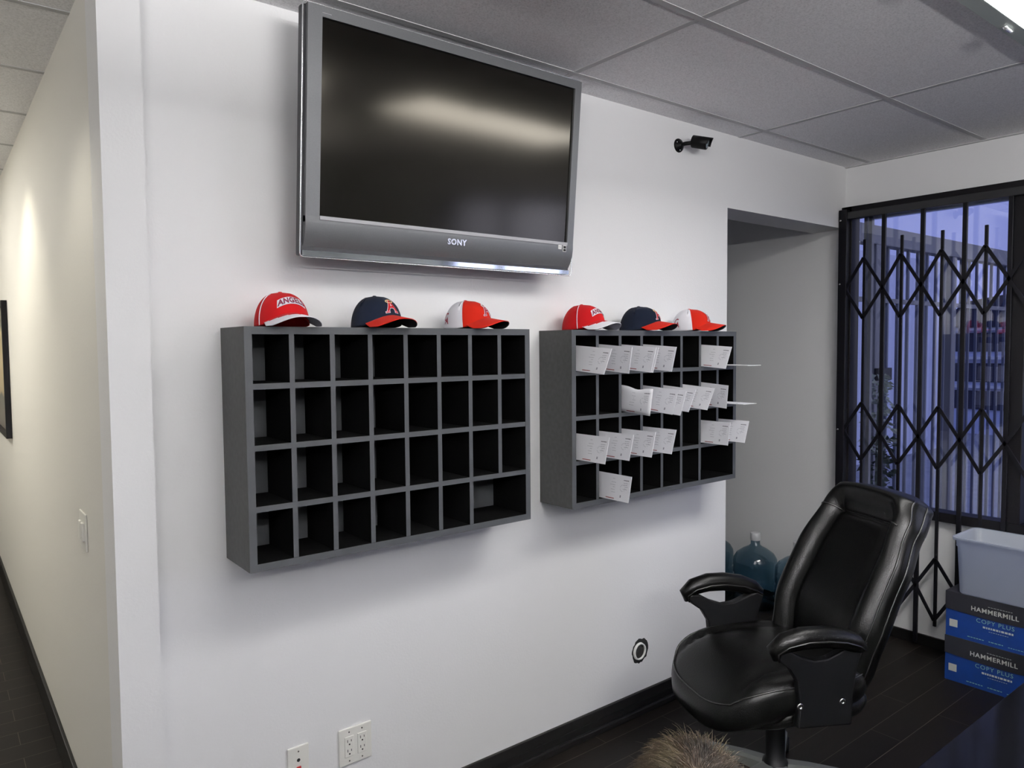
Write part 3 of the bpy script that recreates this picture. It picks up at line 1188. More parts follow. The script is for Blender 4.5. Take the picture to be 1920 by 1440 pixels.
obj('model_mark', bm, M['rim'], tv)
obj('wall_bracket', box(-.2, .2, .095, .112, .18, .50, .003), M['blackmetal'], tv)

# ================================================================== SECURITY CAMERA
sc = thing('security_camera', 'small black bullet security camera on the wall near the ceiling', 'security camera', (2.705, WY, 2.541))
obj('mount_plate', lathe(bmesh.new(), [(0, -.022), (.012, -.022), (.018, -.012), (.028, -.008), (.031, -.003), (.031, 0)], 24, axis='Y'), M['plastic'], sc, True)
for a in (30, 150, 270):
    obj('screw', lathe(bmesh.new(), [(0, -.0115), (.003, -.011), (.0035, -.008)], 8, axis='Y', c=(.022 * math.cos(R(a)), 0, .022 * math.sin(R(a)))), M['bolt'], sc, True)
obj('swivel_arm', tube(bmesh.new(), [(0, -.015, 0), (.005, -.035, .002), (.022, -.052, .004), (.045, -.062, .006)], .009, 10), M['plastic'], sc, True)
ax = Vector((.38, -.88, -.27)).normalized()
c0 = Vector((.036, -.050, .012))
bm = bmesh.new()
tube(bm, [c0 - ax * .002, c0, c0 + ax * .004, c0 + ax * .066, c0 + ax * .070], [.016, .022, .026, .026, .024], 20)
obj('body', bm, M['plastic'], sc, True)
bm = bmesh.new()
tube(bm, [c0 + ax * .0695, c0 + ax * .0715], [.019, .018], 20)
obj('lens_glass', bm, M['camlens'], sc, True)
bm = bmesh.new()
side = ax.cross(Vector((0, 0, 1))).normalized()
upv = side.cross(ax).normalized()
grid = []
for i in range(13):
    a = R(-10 + 200 * i / 12)
    for rr_ in (.0275, .0295):
        grid.append((a, rr_))
rows_ = []
for s_ in (.0, .090):
    rows_.append([[bm.verts.new(c0 + ax * (s_ + (.0 if s_ == 0 else -.012 * abs(math.cos(R(-10 + 200 * i / 12)))))
                                + (side * math.cos(R(-10 + 200 * i / 12)) + upv * math.sin(R(-10 + 200 * i / 12))) * rr_) for i in range(13)]
                  for rr_ in (.0272, .0292)])
for i in range(12):
    bm.faces.new((rows_[0][1][i], rows_[1][1][i], rows_[1][1][i + 1], rows_[0][1][i + 1]))
    bm.faces.new((rows_[0][0][i], rows_[0][0][i + 1], rows_[1][0][i + 1], rows_[1][0][i]))
    bm.faces.new((rows_[0][0][i], rows_[0][1][i], rows_[0][1][i + 1], rows_[0][0][i + 1]))
    bm.faces.new((rows_[1][0][i], rows_[1][0][i + 1], rows_[1][1][i + 1], rows_[1][1][i]))
obj('sun_hood', bm, M['plastic'], sc, True)

# ================================================================== OUTLETS, SWITCH, CONDUIT HOLE
o1 = thing('outlet_plate', 'ivory wall plate with four sockets, low on the wall under the empty shelf', 'electrical outlet', (1.0625, WY, .337))
obj('cover_plate', box(-.0585, .0585, -.007, 0, -.0615, .0615, .003), M['plate'], o1)
for sx_ in (-.023, .023):
    r = obj('receptacle', box(sx_ - .0165, sx_ + .0165, -.0095, -.006, -.034, .034, .0015), M['plate'], o1)
    bm = bmesh.new()
    for zz in (.017, -.015):
        B(bm, sx_ - .0075, sx_ - .0055, -.0101, -.0094, zz - .002, zz + .007)
        B(bm, sx_ + .0055, sx_ + .0075, -.0101, -.0094, zz - .001, zz + .006)
        lathe(bm, [(0, -.0101), (.0028, -.0101), (.0028, -.0094)], 10, axis='Y', c=(sx_, 0, zz - .009))
    obj('slots', bm, M['hole'], r)
    for zz in (.048, -.048):
        obj('screw', lathe(bmesh.new(), [(0, -.0085), (.0025, -.0082), (.003, -.0068)], 8, axis='Y', c=(sx_, 0, zz)), M['bolt'], o1)
o2 = thing('jack_plate', 'narrow ivory wall plate with one jack hole and a red jack, left of the sockets', 'wall plate', (.8675, WY, .337))
obj('cover_plate', box(-.0345, .0345, -.007, 0, -.060, .060, .003), M['plate'], o2)
obj('jack_hole', lathe(bmesh.new(), [(0, -.0078), (.0055, -.0078), (.0055, -.0068)], 14, axis='Y', c=(0, 0, .016)), M['hole'], o2)
obj('red_jack', box(-.007, .007, -.011, -.006, -.022, -.004, .001), M['jackred'], o2)
for zz in (.044, -.044):
    obj('screw', lathe(bmesh.new(), [(0, -.0085), (.0025, -.0082), (.003, -.0068)], 8, axis='Y', c=(0, 0, zz)), M['bolt'], o2)

sw = thing('light_switch', 'white light switch plate on the corridor wall', 'light switch', (HX, 2.697, 1.063))
obj('cover_plate', box(-.006, 0, -.058, .058, -.06, .06, .0025), M['plate'], sw)
for yy in (-.023, .023):
    obj('rocker', box(-.013, -.005, yy - .014, yy + .014, -.03, .03, .003), M['plate'], sw)

ch = thing('conduit_stub', 'white-ringed conduit end in a ragged hole low on the wall', 'conduit', (2.448, WY, .278))
bm = bmesh.new()
poly = []
rr_ = random.Random(5)
for k in range(30):
    a = 2 * PI * k / 30
    rad = .050 + rr_.uniform(-.003, .004) + .006 * max(0, math.cos(a - .6))
    poly.append((rad * math.cos(a), rad * math.sin(a) * 1.05))
prism(bm, poly, lambda u, v, t: Vector((u, t, v)), -.0012, -.0002)
obj('ragged_hole', bm, M['hole'], ch)
obj('conduit_ring', lathe(bmesh.new(), [(.031, -.001), (.031, -.010), (.037, -.010), (.039, -.001)], 30, axis='Y', c=(-.004, 0, .002)), M['pvc'], ch, True)
obj('conduit_bore', lathe(bmesh.new(), [(0, -.0025), (.031, -.0025), (.031, -.0015)], 30, axis='Y', c=(-.004, 0, .002)), M['hole'], ch, True)

# framed picture on the corridor wall
pf = thing('framed_picture', 'dark framed landscape picture on the corridor wall', 'picture', (HX, 5.75, 1.53))
bm = bmesh.new()
B(bm, -.03, -.002, -.58, -.55, -.40, .40)
B(bm, -.03, -.002, .55, .58, -.40, .40)
B(bm, -.03, -.002, -.55, .55, .37, .40)
B(bm, -.03, -.002, -.55, .55, -.40, -.37)
obj('frame', bm, M['blackframe'], pf)
obj('print', box(-.014, -.003, -.55, .55, -.37, .37), M['picyellow'], pf)

# ================================================================== WATER BOTTLES
BOTP = [(0, 0), (.10, 0), (.125, .008), (.133, .025), (.133, .085), (.127, .095), (.127, .105), (.133, .115), (.133, .185), (.127, .195), (.127, .205),
        (.133, .215), (.133, .285), (.130, .305), (.112, .335), (.075, .362), (.040, .380), (.028, .392), (.027, .43)]


def water_bottle():
    t = thing('water_bottle', 'x', 'water bottle')
    bm = bmesh.new()
    lathe(bm, BOTP, 36)
    obj('bottle_body', bm, M['bottle'], t, True)
    bm = bmesh.new()
    lathe(bm, [(.0295, .418), (.031, .42), (.031, .462), (.028, .466), (0, .467)], 24)
    obj('screw_cap', bm, M['cap'], t, True)
    return t


wb = water_bottle()
wb.location = (4.035, 2.665, 0)
wb['label'] = 'large blue water bottle in the opening, fully seen above the armrest'
wb['group'] = 'empty water bottles on the floor of the passage'
for loc, lab in (((4.035, 2.372, 0), 'large blue water bottle half hidden by the chair back'),
                 ((4.02, 2.975, 0), 'large water bottle mostly hidden behind the edge of the opening'),
                 ((3.70, 2.70, 0), 'large blue water bottle low behind the far armrest')):
    if loc[0] < 3.9:
        continue
    c = wb.copy()
    COL.objects.link(c)
    c.location = loc
    c['label'] = lab
    for ch_ in wb.children:
        d = ch_.copy()
        COL.objects.link(d)
        d.parent = c

# ================================================================== CARTONS AND BIN
def carton(z0, label, rz=0.0, dx=0.0):
    t = thing('paper_carton', label, 'cardboard box', (3.857 + dx, 1.49, z0), (0, 0, rz), 'blue paper cartons by the window')
    L, Dp, Hc = .447, .255, .219
    bm = bmesh.new()
    B(bm, .003, Dp - .003, -L + .003, -.003, 0, .13)
    body = obj('carton_body', bm, M['boxblue'], t)
    bm = bmesh.new()
    B(bm, 0, Dp, -L, 0, .135, Hc, bev=.002)
    # dark lid tongue with a curved lower edge on the long sides
    poly = [(-L, .136)] + [(-L + L * k / 12, .136 - .013 * math.sin(PI * k / 12)) for k in range(13)] + [(0, .136)]
    poly = [(-L, .137)] + [(-L + L * k / 12, .134 - .010 * math.sin(PI * k / 12)) for k in range(13)] + [(0, .137)]
    prism(bm, poly, lambda u, v, t_: Vector((t_, u, v)), 0, .003)
    lid = obj('carton_lid', bm, M['boxblack'], t)
    bm = bmesh.new()
    F = lambda u, v: Vector((-.0008, -u, v))
    put_polys(bm, [[(u + .212, v + .160) for u, v in p] for p in text_tris('HAMMERMILL', .030, .0006, 1.12)], F, 0)
    obj('brand_lettering', bm, M['print'], lid)
    F2 = lambda u, v: Vector((.0012, -u, v))
    bm = bmesh.new()
    put_polys(bm, [[(u + .215, v + .108) for u, v in p] for p in text_tris('COPY PLUS', .028, 0, 1.15)], F2, 0)
    obj('product_lettering', bm, M['printgreen'], body)
    # small illegible print lines
    rnd = random.Random(11)
    for (u0, u1, v, h_, mi) in ((.185, .285, .183, .002, 0), (.165, .290, .078, .009, 0), (.19, .27, .066, .002, 0), (.10, .17, .018, .004, 1), (.19, .25, .018, .004, 1), (.27, .38, .016, .003, 1)):
        bm = bmesh.new()
        u = u0
        while u < u1:
            l_ = rnd.uniform(.005, .012)
            put_polys(bm, rectp(u, min(u + l_, u1), v, v + h_), F if v > .14 else F2, 0)
            u += l_ + .003
        obj('small_print', bm, M['printgreen'] if mi else M['print'], lid if v > .14 else body)
    bm = bmesh.new()
    put_polys(bm, rectp(.020, .056, .048, .084), F2, 0)
    obj('white_sticker', bm, M['print'], body)
    return t


carton(0.0, 'blue and black paper carton standing on the floor under the other')
carton(.2195, 'blue and black paper carton on top of the other, under the plastic bin')

sb = thing('storage_bin', 'empty frosted plastic storage bin standing on the blue cartons', 'plastic bin', (3.972, 1.205, .4395))
bm = bmesh.new()


def rr_ring(hx, hy, z, r_=.03, n=6):
    out_ = []
    for cx, cy, a0 in ((hx - r_, hy - r_, 0), (-hx + r_, hy - r_, 90), (-hx + r_, -hy + r_, 180), (hx - r_, -hy + r_, 270)):
        for k in range(n + 1):
            a = R(a0 + 90 * k / n)
            out_.append(Vector((cx + r_ * math.cos(a), cy + r_ * math.sin(a), z)))
    return out_


rings = [rr_ring(.118, .225, .0), rr_ring(.122, .229, .006), rr_ring(.130, .240, .225), rr_ring(.134, .244, .228), rr_ring(.134, .244, .258), rr_ring(.144, .256, .260), rr_ring(.145, .257, .272),
         rr_ring(.146, .256, .274), rr_ring(.131, .241, .272), rr_ring(.131, .241, .232), rr_ring(.127, .237, .225), rr_ring(.119, .226, .006), rr_ring(.115, .222, .004)]
vr = [[bm.verts.new(p) for p in r_] for r_ in rings]
for a, b in zip(vr, vr[1:]):
    for k in range(len(a)):
        bm.faces.new((a[k], a[(k + 1) % len(a)], b[(k + 1) % len(a)], b[k]))
bm.faces.new(vr[0][::-1])
bm.faces.new(vr[-1])
obj('bin_body', bm, M['bin'], sb, True)
bm = bmesh.new()
for sy in (-1, 1):
    B(bm, -.05, .05, sy * .262 - .006, sy * .262 + .006, .225, .262, bev=.003)
obj('grip', bm, M['bin'], sb)

# ================================================================== OFFICE CHAIR
CH = thing('office_chair', 'black leather high-back office chair with padded arms', 'office chair', (2.385, 1.485, 0), (0, 0, R(157)))


def sgnpow(v, p):
    return math.copysign(abs(v) ** p, v)


# seat cushion
bm = bmesh.new()


def seat_fn(u, v, layer=0):
    # closed pillow: u around (0..1), v from bottom (0) to top (1)
    a = u * 2 * PI
    el = -PI / 2 + v * PI
    ce, se = max(0.0, math.cos(el)) ** .55, sgnpow(math.sin(el), .75)
    x = (.335 if math.cos(a) > 0 else .275) * sgnpow(math.cos(a), .62) * ce
    y = .275 * sgnpow(math.sin(a), .62) * ce
    z = .475 + .085 * se
    if x > .12:
        z -= ((x - .12) / .165) ** 2 * .050          # waterfall front
        if se < 0:
            z -= .020
    if se > 0:
        z += .012 * math.cos(min(1, math.hypot(x / .26, y / .24)) * PI / 2)
        # stitched channels following the sides
        for yc in (-.165, .165):
            z -= .014 * math.exp(-((y - yc - .03 * math.copysign(1, yc) * (x / .28)) / .014) ** 2) * (ce > .3)
        if abs(y) > .19:
            z += .010
    return Vector((x + .02, y, z))


grid_surf(bm, seat_fn, 64, 24, closed_u=True)
bmesh.ops.remove_doubles(bm, verts=bm.verts, dist=.0004)
obj('seat', bm, M['leather'], CH, True)
# lower side bolster of the seat (second, bulging layer)
bm = bmesh.new()


def seat2(u, v):
    a = u * 2 * PI
    el = -PI / 2 + v * PI
    ce, se = max(0.0, math.cos(el)) ** .5, sgnpow(math.sin(el), .8)
    x = (.305 if math.cos(a) > 0 else .26) * sgnpow(math.cos(a), .6) * ce
    y = .262 * sgnpow(math.sin(a), .6) * ce
    z = .410 + .050 * se - (max(0, x - .1) ** 2) * 1.0
    z += .004 * math.sin(a * 9)
    return Vector((x + .0, y, z))


grid_surf(bm, seat2, 64, 16, closed_u=True)
bmesh.ops.remove_doubles(bm, verts=bm.verts, dist=.0004)
obj('seat_underlayer', bm, M['leather'], CH, True)
# piping around seat
bm = bmesh.new()
pts = [seat_fn(k / 60, .60) * 1.0 for k in range(61)]
tube(bm, [p + Vector((0, 0, .003)) for p in pts], .0035, 6, caps=False)
obj('seat_piping', bm, M['seam'], CH, True)


# back rest
def back_center(v):
    """centre line in XZ from the seat up to the head roll"""
    pts_ = [(-.200, .44), (-.235, .54), (-.270, .66), (-.330, .79), (-.405, .92), (-.470, 1.02), (-.505, 1.085)]
    f = v * (len(pts_) - 1)
    i = min(int(f), len(pts_) - 2)
    q = f - i
    p0 = Vector(pts_[max(i - 1, 0)]); p1 = Vector(pts_[i]); p2 = Vector(pts_[i + 1]); p3 = Vector(pts_[min(i + 2, len(pts_) - 1)])
    return .5 * ((2 * p1) + (-p0 + p2) * q + (2 * p0 - 5 * p1 + 4 * p2 - p3) * q * q + (-p0 + 3 * p1 - 3 * p2 + p3) * q ** 3)


def back_halfw(v):
    ks = [(0, .215), (.15, .240), (.35, .262), (.55, .258), (.75, .225), (.9, .195), (1, .16)]
    for (a, b), (c, d) in zip(ks, ks[1:]):
        if v <= c:
            q = (v - a) / (c - a)
            q = q * q * (3 - 2 * q)
            return b + (d - b) * q
    return ks[-1][1]


def back_fn(u, v):
    """u around the section: superellipse, v from bottom to top"""
    vv = min(1, max(0, v))
    c = back_center(vv)
    d = (back_center(min(1, vv + .01)) - back_center(max(0, vv - .01))).normalized()
    nrm = Vector((d.y, -d.x))   # forward (front of cushion) direction in XZ
    a = u * 2 * PI
    endf = min(1, (vv / .05)) ** .5 * min(1, ((1 - vv) / .09)) ** .5
    endf = max(endf, .02)
    hw = back_halfw(vv) * (.80 + .20 * endf)
    th = .066 * endf
    cy, cx = sgnpow(math.cos(a), .65), sgnpow(math.sin(a), .75)
    y = hw * cy
    t = th * cx
    yn = abs(y) / max(hw, 1e-4)
    if cx > 0:
        # side bolsters forward, centre channel recessed, with a crease between
        t += .040 * math.exp(-((yn - .80) / .16) ** 2) * endf / (1 + math.exp((vv - .84) / .03))
        t -= .020 * math.exp(-((yn - .58) / .05) ** 2) * endf / (1 + math.exp((vv - .78) / .02))
        # head roll
        t += .058 * math.exp(-((vv - .885) / .085) ** 2) * endf * (1 - .55 * yn ** 3)
        t -= .018 * math.exp(-((vv - .735) / .016) ** 2) * endf * (1 if yn < .62 else 0)
        t += .018 * math.exp(-((vv - .30) / .14) ** 2) * (1 - yn ** 2) * endf
    else:
        t *= 1.15
    x = c.x + nrm.x * t
    z = c.y + nrm.y * t
    # shoulders wrap forward
    x += .045 * yn ** 3 * (.4 + .6 / (1 + math.exp((vv - .82) / .035)))
    return Vector((x, y, z))


bm = bmesh.new()
grid_surf(bm, back_fn, 80, 60, closed_u=True)
bm.verts.ensure_lookup_table()
bmesh.ops.holes_fill(bm, edges=[e for e in bm.edges if e.is_boundary], sides=0)
obj('backrest', bm, M['leather'], CH, True)
bm = bmesh.new()
for sgn in (-1, 1):
    for u_ in ((.055 if sgn > 0 else .445), (.0 if sgn > 0 else .5)):
        tube(bm, [back_fn(u_, .06 + .86 * k / 40) for k in range(41)], .004, 6)
tube(bm, [back_fn(.10 + .30 * k / 30, .735) for k in range(31)], .003, 6)
obj('back_piping', bm, M['seam'], CH, True)
# outer back shell
bm = bmesh.new()
for sgn in (-1, 1):
    pass
B(bm, -.255, -.10, -.05, .05, .33, .375, bev=.01)
prism(bm, [(-.27, .34), (-.235, .33), (-.285, .60), (-.31, .60)], lambda u, v, t: Vector((u, t, v)), -.045, .045)
obj('back_bracket', bm, M['plastic'], CH)

# arms
for sgn in (-1, 1):
    bm = bmesh.new()
    cl = [(.200, .640), (.210, .668), (.175, .690), (.11, .700), (.04, .697), (-.035, .683), (-.09, .662), (-.125, .640)]
    rad = [.012, .022, .028, .031, .031, .030, .027, .016]
    yy = sgn * .285
    tube(bm, [(x, yy + sgn * .010 * math.sin((x + .15) * 8), z) for x, z in cl], [r_ * 1.15 for r_ in rad], 14, flat=1.0)
    for v_ in bm.verts:
        v_.co.z = .64 + (v_.co.z - .64) * .80 if False else v_.co.z
    o_ = obj('armrest', bm, M['leather'], CH, True)
    bm = bmesh.new()
    tube(bm, [(x, yy + sgn * .010 * math.sin((x + .15) * 8) + sy_ * r_ * 1.1, z - .004) for (x, z), r_ in zip(cl, rad) for sy_ in (1,)], .0035, 6)
    tube(bm, [(x, yy + sgn * .010 * math.sin((x + .15) * 8) - r_ * 1.1, z - .004) for (x, z), r_ in zip(cl, rad)], .0035, 6)
    obj('arm_piping', bm, M['seam'], o_, True)
    # curved plate joining the arm pad to the seat
    poly = [(.205, .645), (.190, .628), (.150, .600), (.122, .555), (.115, .490), (.120, .400), (-.085, .385), (-.090, .47), (-.100, .56), (-.125, .635),
            (-.095, .650), (-.050, .640), (.01, .620), (.06, .618), (.110, .636), (.16, .664), (.200, .666)]
    bm = bmesh.new()
    prism(bm, poly, lambda u, v, t: Vector((u, t, v)), sgn * .262, sgn * .292)
    pl = obj('arm_plate', bm, M['plastic'], CH)
    mod = pl.modifiers.new('round', 'BEVEL'); mod.width = .006; mod.segments = 2; mod.limit_method = 'ANGLE'
    for (bx, bz) in ((.115, .475), (-.045, .470)):
        for face in (sgn * .292, sgn * .262):
            s2 = 1 if face > 0 else -1
            if abs(face) < .27:
                s2 = -s2
            obj('bolt', lathe(bmesh.new(), [(.004, s2 * .001), (.005, s2 * .003), (.0085, s2 * .005), (.0115, s2 * .003), (.0115, 0)], 16, axis='Y', c=(bx, face, bz)), M['bolt'], pl, True)

# mechanism, column, star base
obj('seat_mechanism', box(-.15, .13, -.09, .09, .335, .375, .01), M['plastic'], CH)
bm = bmesh.new()
tube(bm, [(.02, -.08, .345), (.03, -.22, .335), (.035, -.30, .325)], [.006, .006, .009], 8)
obj('tilt_lever', bm, M['bolt'], CH, True)
bm = bmesh.new()
lathe(bm, [(0, .06), (.050, .06), (.052, .10), (.042, .125), (.034, .135), (.034, .26), (.036, .265), (.028, .27), (.028, .34), (0, .34)], 24)
obj('gas_column', bm, M['plastic'], CH, True)
for k in range(5):
    a = R(72 * k + 14)
    ca, sa = math.cos(a), math.sin(a)

    def RT(x, y, z):
        return Vector((x * ca - y * sa, x * sa + y * ca, z))
    bm = bmesh.new()
    prof = [(.035, .032, .118, .07), (.12, .026, .112, .075), (.22, .021, .098, .07), (.315, .019, .082, .06)]
    rr = []
    for (x, hw_, zt_, zb_) in prof:
        rr.append([bm.verts.new(RT(x, -hw_, zb_)), bm.verts.new(RT(x, hw_, zb_)), bm.verts.new(RT(x, hw_, zt_ - .008)), bm.verts.new(RT(x, hw_ * .6, zt_)), bm.verts.new(RT(x, -hw_ * .6, zt_)), bm.verts.new(RT(x, -hw_, zt_ - .008))])
    for p_, q_ in zip(rr, rr[1:]):
        for i in range(6):
            bm.faces.new((p_[i], p_[(i + 1) % 6], q_[(i + 1) % 6], q_[i]))
    bm.faces.new(rr[0]); bm.faces.new(rr[-1][::-1])
    leg = obj('base_leg', bm, M['greybase'], CH)
    bm = bmesh.new()
    for s_ in (-1, 1):
        c_ = RT(.305, s_ * .016, .029)
        d_ = RT(0, 1, 0)
        tube(bm, [c_ - d_ * .009, c_ + d_ * .009], .029, 16)
    tube(bm, [RT(.305, 0, .035), RT(.305, 0, .065)], .008, 8)
    obj('caster', bm, M['plastic'], leg, True)

# ================================================================== GLOSSY BLACK DESK
dk = thing('desk', 'glossy black desk corner at the bottom right', 'desk', (2.35, .31, 0))
obj('desktop', box(-.85, .85, -.40, .364, .712, .74, .002), M['desk'], dk)
obj('side_panel', box(-.82, -.79, -.37, .33, .0, .712), M['shelf'], dk)
obj('side_panel', box(.79, .82, -.37, .33, .0, .712), M['shelf'], dk)
obj('modesty_panel', box(-.79, .79, .30, .32, .25, .712), M['shelf'], dk)

# ================================================================== PERSON (only the top of the head shows)
PX, PY = .815, .635
HT_ = 1.072      # top of the skull
ps = thing('person', 'person with short fuzzy blond hair, only the top of the head showing', 'person', (PX, PY, 0), (0, 0, R(50)))
bm = bmesh.new()
# head (front +X)
hc = HT_ - .105


def head_fn(u, v):
    a = u * 2 * PI
    el = -PI / 2 + v * PI
    ce, se = math.cos(el), math.sin(el)
    x, y, z = .092 * math.cos(a) * ce, .074 * math.sin(a) * ce, .105 * se
    if se < 0:
        x = x * (1 + .25 * se) + (.018 * -se if math.cos(a) > 0 else .01 * -se)
        y *= (1 + .30 * se)
    if math.cos(a) > .8 and -.35 < se < .15:      # nose
        x += .016 * math.exp(-((se + .12) / .10) ** 2) * math.exp(-(math.sin(a) / .16) ** 2)
    if math.cos(a) > .6:                          # eye sockets
        for s_ in (-1, 1):
            x -= .006 * math.exp(-((y - s_ * .030) / .012) ** 2 - ((z - .002) / .012) ** 2)
    return Vector((x, y, z + hc))


grid_surf(bm, head_fn, 48, 32, closed_u=True)
bmesh.ops.remove_doubles(bm, verts=bm.verts, dist=.0005)
for s_ in (-1, 1):      # ears
    tube(bm, [(-.004, s_ * .070, hc - .028), (-.012, s_ * .080, hc - .012), (-.012, s_ * .083, hc + .008), (-.002, s_ * .076, hc + .018)], [.006, .009, .010, .005], 8)
# neck, trunk, limbs as tapering lofts joined to one surface mesh
S_ = HT_ / 1.12
loft = [((-.010, 0, hc - .070), .036, .034), ((-.014, 0, hc - .115), .035, .034), ((-.016, 0, hc - .135), .05, .085), ((-.016, 0, hc - .165), .062, .125), ((-.010, 0, hc - .26), .078, .118),
        ((-.006, 0, hc - .38), .072, .100), ((-.010, 0, hc - .47), .080, .110), ((-.012, 0, hc - .52), .075, .108)]
prev = None
for (c, rx, ry) in loft:
    ring = [bm.verts.new((c[0] + rx * math.cos(2 * PI * k / 24), c[1] + ry * math.sin(2 * PI * k / 24), c[2])) for k in range(24)]
    if prev:
        for k in range(24):
            f = bm.faces.new((prev[k], prev[(k + 1) % 24], ring[(k + 1) % 24], ring[k]))
            f.material_index = 1 if c[2] < hc - .13 else 0
            if c[2] < hc - .43:
                f.material_index = 2
    prev = ring
bm.faces.new(prev).material_index = 2
for s_ in (-1, 1):
    zl = hc - .50
    tube(bm, [(-.012, s_ * .055, zl + .02), (-.010, s_ * .058, zl - .10), (-.004, s_ * .058, zl - .22), (-.012, s_ * .058, zl - .34), (-.014, s_ * .058, .045)], [.066, .060, .046, .042, .032], 16, mi=2)
    tube(bm, [(-.045, s_ * .058, .03), (-.01, s_ * .058, .034), (.05, s_ * .060, .026), (.10, s_ * .062, .020)], [.024, .034, .032, .018], 12, mi=2)
    sh = hc - .165
    tube(bm, [(-.014, s_ * .110, sh), (-.014, s_ * .138, sh - .04), (-.018, s_ * .150, sh - .12)], [.035, .034, .028], 14, mi=1)
    tube(bm, [(-.018, s_ * .150, sh - .11), (-.014, s_ * .156, sh - .17), (.006, s_ * .162, sh - .26), (.020, s_ * .164, sh - .315)], [.026, .024, .020, .016], 14)
    hb = Vector((.022, s_ * .164, sh - .33))
    tube(bm, [hb + Vector((-.002, 0, .02)), hb, hb + Vector((.006, 0, -.03)), hb + Vector((.010, 0, -.048))], [.016, .019, .021, .017], 12, flat=.6)
    for i, (dx_, ln_) in enumerate(((-.013, .034), (-.004, .042), (.006, .045), (.015, .040))):
        p0 = hb + Vector((dx_ + .006, 0, -.045))
        tube(bm, [p0, p0 + Vector((.003, -s_ * .003, -ln_ * .45)), p0 + Vector((.004, -s_ * .010, -ln_ * .8)), p0 + Vector((.004, -s_ * .016, -ln_))], [.0062, .0058, .005, .003], 8)
    p0 = hb + Vector((.018, 0, -.012))
    tube(bm, [p0, p0 + Vector((.014, -s_ * .004, -.016)), p0 + Vector((.018, -s_ * .010, -.034))], [.008, .007, .004], 8)
obj('body', bm, [M['skin'], M['shirt'], M['trousers']], ps, True)


def hair_mat():
    m = bpy.data.materials.new('blond_hair')
    m.use_nodes = True
    t = m.node_tree
    b = t.nodes['Principled BSDF']
    g = t.nodes.new('ShaderNodeTexCoord')
    n = t.nodes.new('ShaderNodeTexNoise')
    n.inputs['Scale'].default_value = 16
    n.inputs['Detail'].default_value = 5
    r = t.nodes.new('ShaderNodeValToRGB')
    e = r.color_ramp.elements
    e[0].position = .35; e[0].color = (.012, .008, .004, 1)
    e[1].position = .68; e[1].color = (.075, .06, .026, 1)
    q = e.new(.5); q.color = (.04, .024, .012, 1)
    t.links.new(g.outputs['Object'], n.inputs['Vector'])
    t.links.new(n.outputs['Fac'], r.inputs[0])
    t.links.new(r.outputs[0], b.inputs['Base Color'])
    b.inputs['Roughness'].default_value = .55
    return m


M['hair'] = hair_mat()
bm = bmesh.new()
rnd = random.Random(3)


def head_pt(a, el):
    v = (el + PI / 2) / PI
    return head_fn(a / (2 * PI), v)


grid_surf(bm, lambda u, v: head_pt(u * 2 * PI, R(-5) + v * R(94.9)) + (head_pt(u * 2 * PI, R(-5) + v * R(94.9)) - Vector((0, 0, hc))).normalized() * .006, 40, 14, closed_u=True)
nstr = 7000
for i in range(nstr):
    a = rnd.uniform(0, 2 * PI)
    el = math.asin(rnd.uniform(-.25, 1.0))
    if math.cos(a) > .55 and el < R(28):
        continue
    p = head_pt(a, el)
    n_ = (p - Vector((0, 0, hc))).normalized()
    # whorl at the crown of the head
    cr = Vector((-.045, .0, hc + .092))
    away = (p - cr)
    away -= n_ * away.dot(n_)
    if away.length > 1e-5:
        away.normalize()
    sw_ = n_.cross(away)
    cl_ = noise.noise(p * 38) * .9
    flow = (away + sw_ * (.35 + cl_) + Vector((rnd.gauss(0, .28), rnd.gauss(0, .28), rnd.gauss(0, .2)))).normalized()
    L_ = rnd.uniform(.014, .030)
    lift = rnd.uniform(.3, .75) + .5 * max(0, noise.noise(p * 22 + Vector((5, 0, 0))))
    q0 = p + n_ * .003
    q1 = q0 + n_ * L_ * .45 * lift + flow * L_ * .30
    q2 = q1 + n_ * L_ * .20 * lift + flow * L_ * .45
    q3 = q2 + n_ * L_ * .02 * lift + flow * L_ * .40 - Vector((0, 0, .002))
    wv = flow.cross(n_).normalized()
    w0 = .0008
    vs_ = []
    for j, q in enumerate((q0, q1, q2, q3)):
        ww = w0 * (1 - j * .27)
        vs_.append((bm.verts.new(q - wv * ww), bm.verts.new(q + wv * ww), bm.verts.new(q + n_ * ww * 1.2)))
    for s1, s2 in zip(vs_, vs_[1:]):
        for k in range(3):
            bm.faces.new((s1[k], s1[(k + 1) % 3], s2[(k + 1) % 3], s2[k]))
obj('hair', bm, M['hair'], ps, True, recalc=False)

# ================================================================== OUTSIDE THE WINDOW
bm = bmesh.new()
B(bm, WX + .15, 26, -14, 12, -.14, -.02)
tag(obj('patio_ground', bm, M['concrete']), 'grey concrete ground outside the window', 'ground')['kind'] = 'structure'
# white neighbouring wall seen through the fence
bm = bmesh.new()
B(bm, WX + .2, 13, 5.0, 5.2, -.02, 2.9)
tag(obj('boundary_wall', bm, M['stucco']), 'pale wall beyond the slatted side fence outside', 'wall')['kind'] = 'structure'
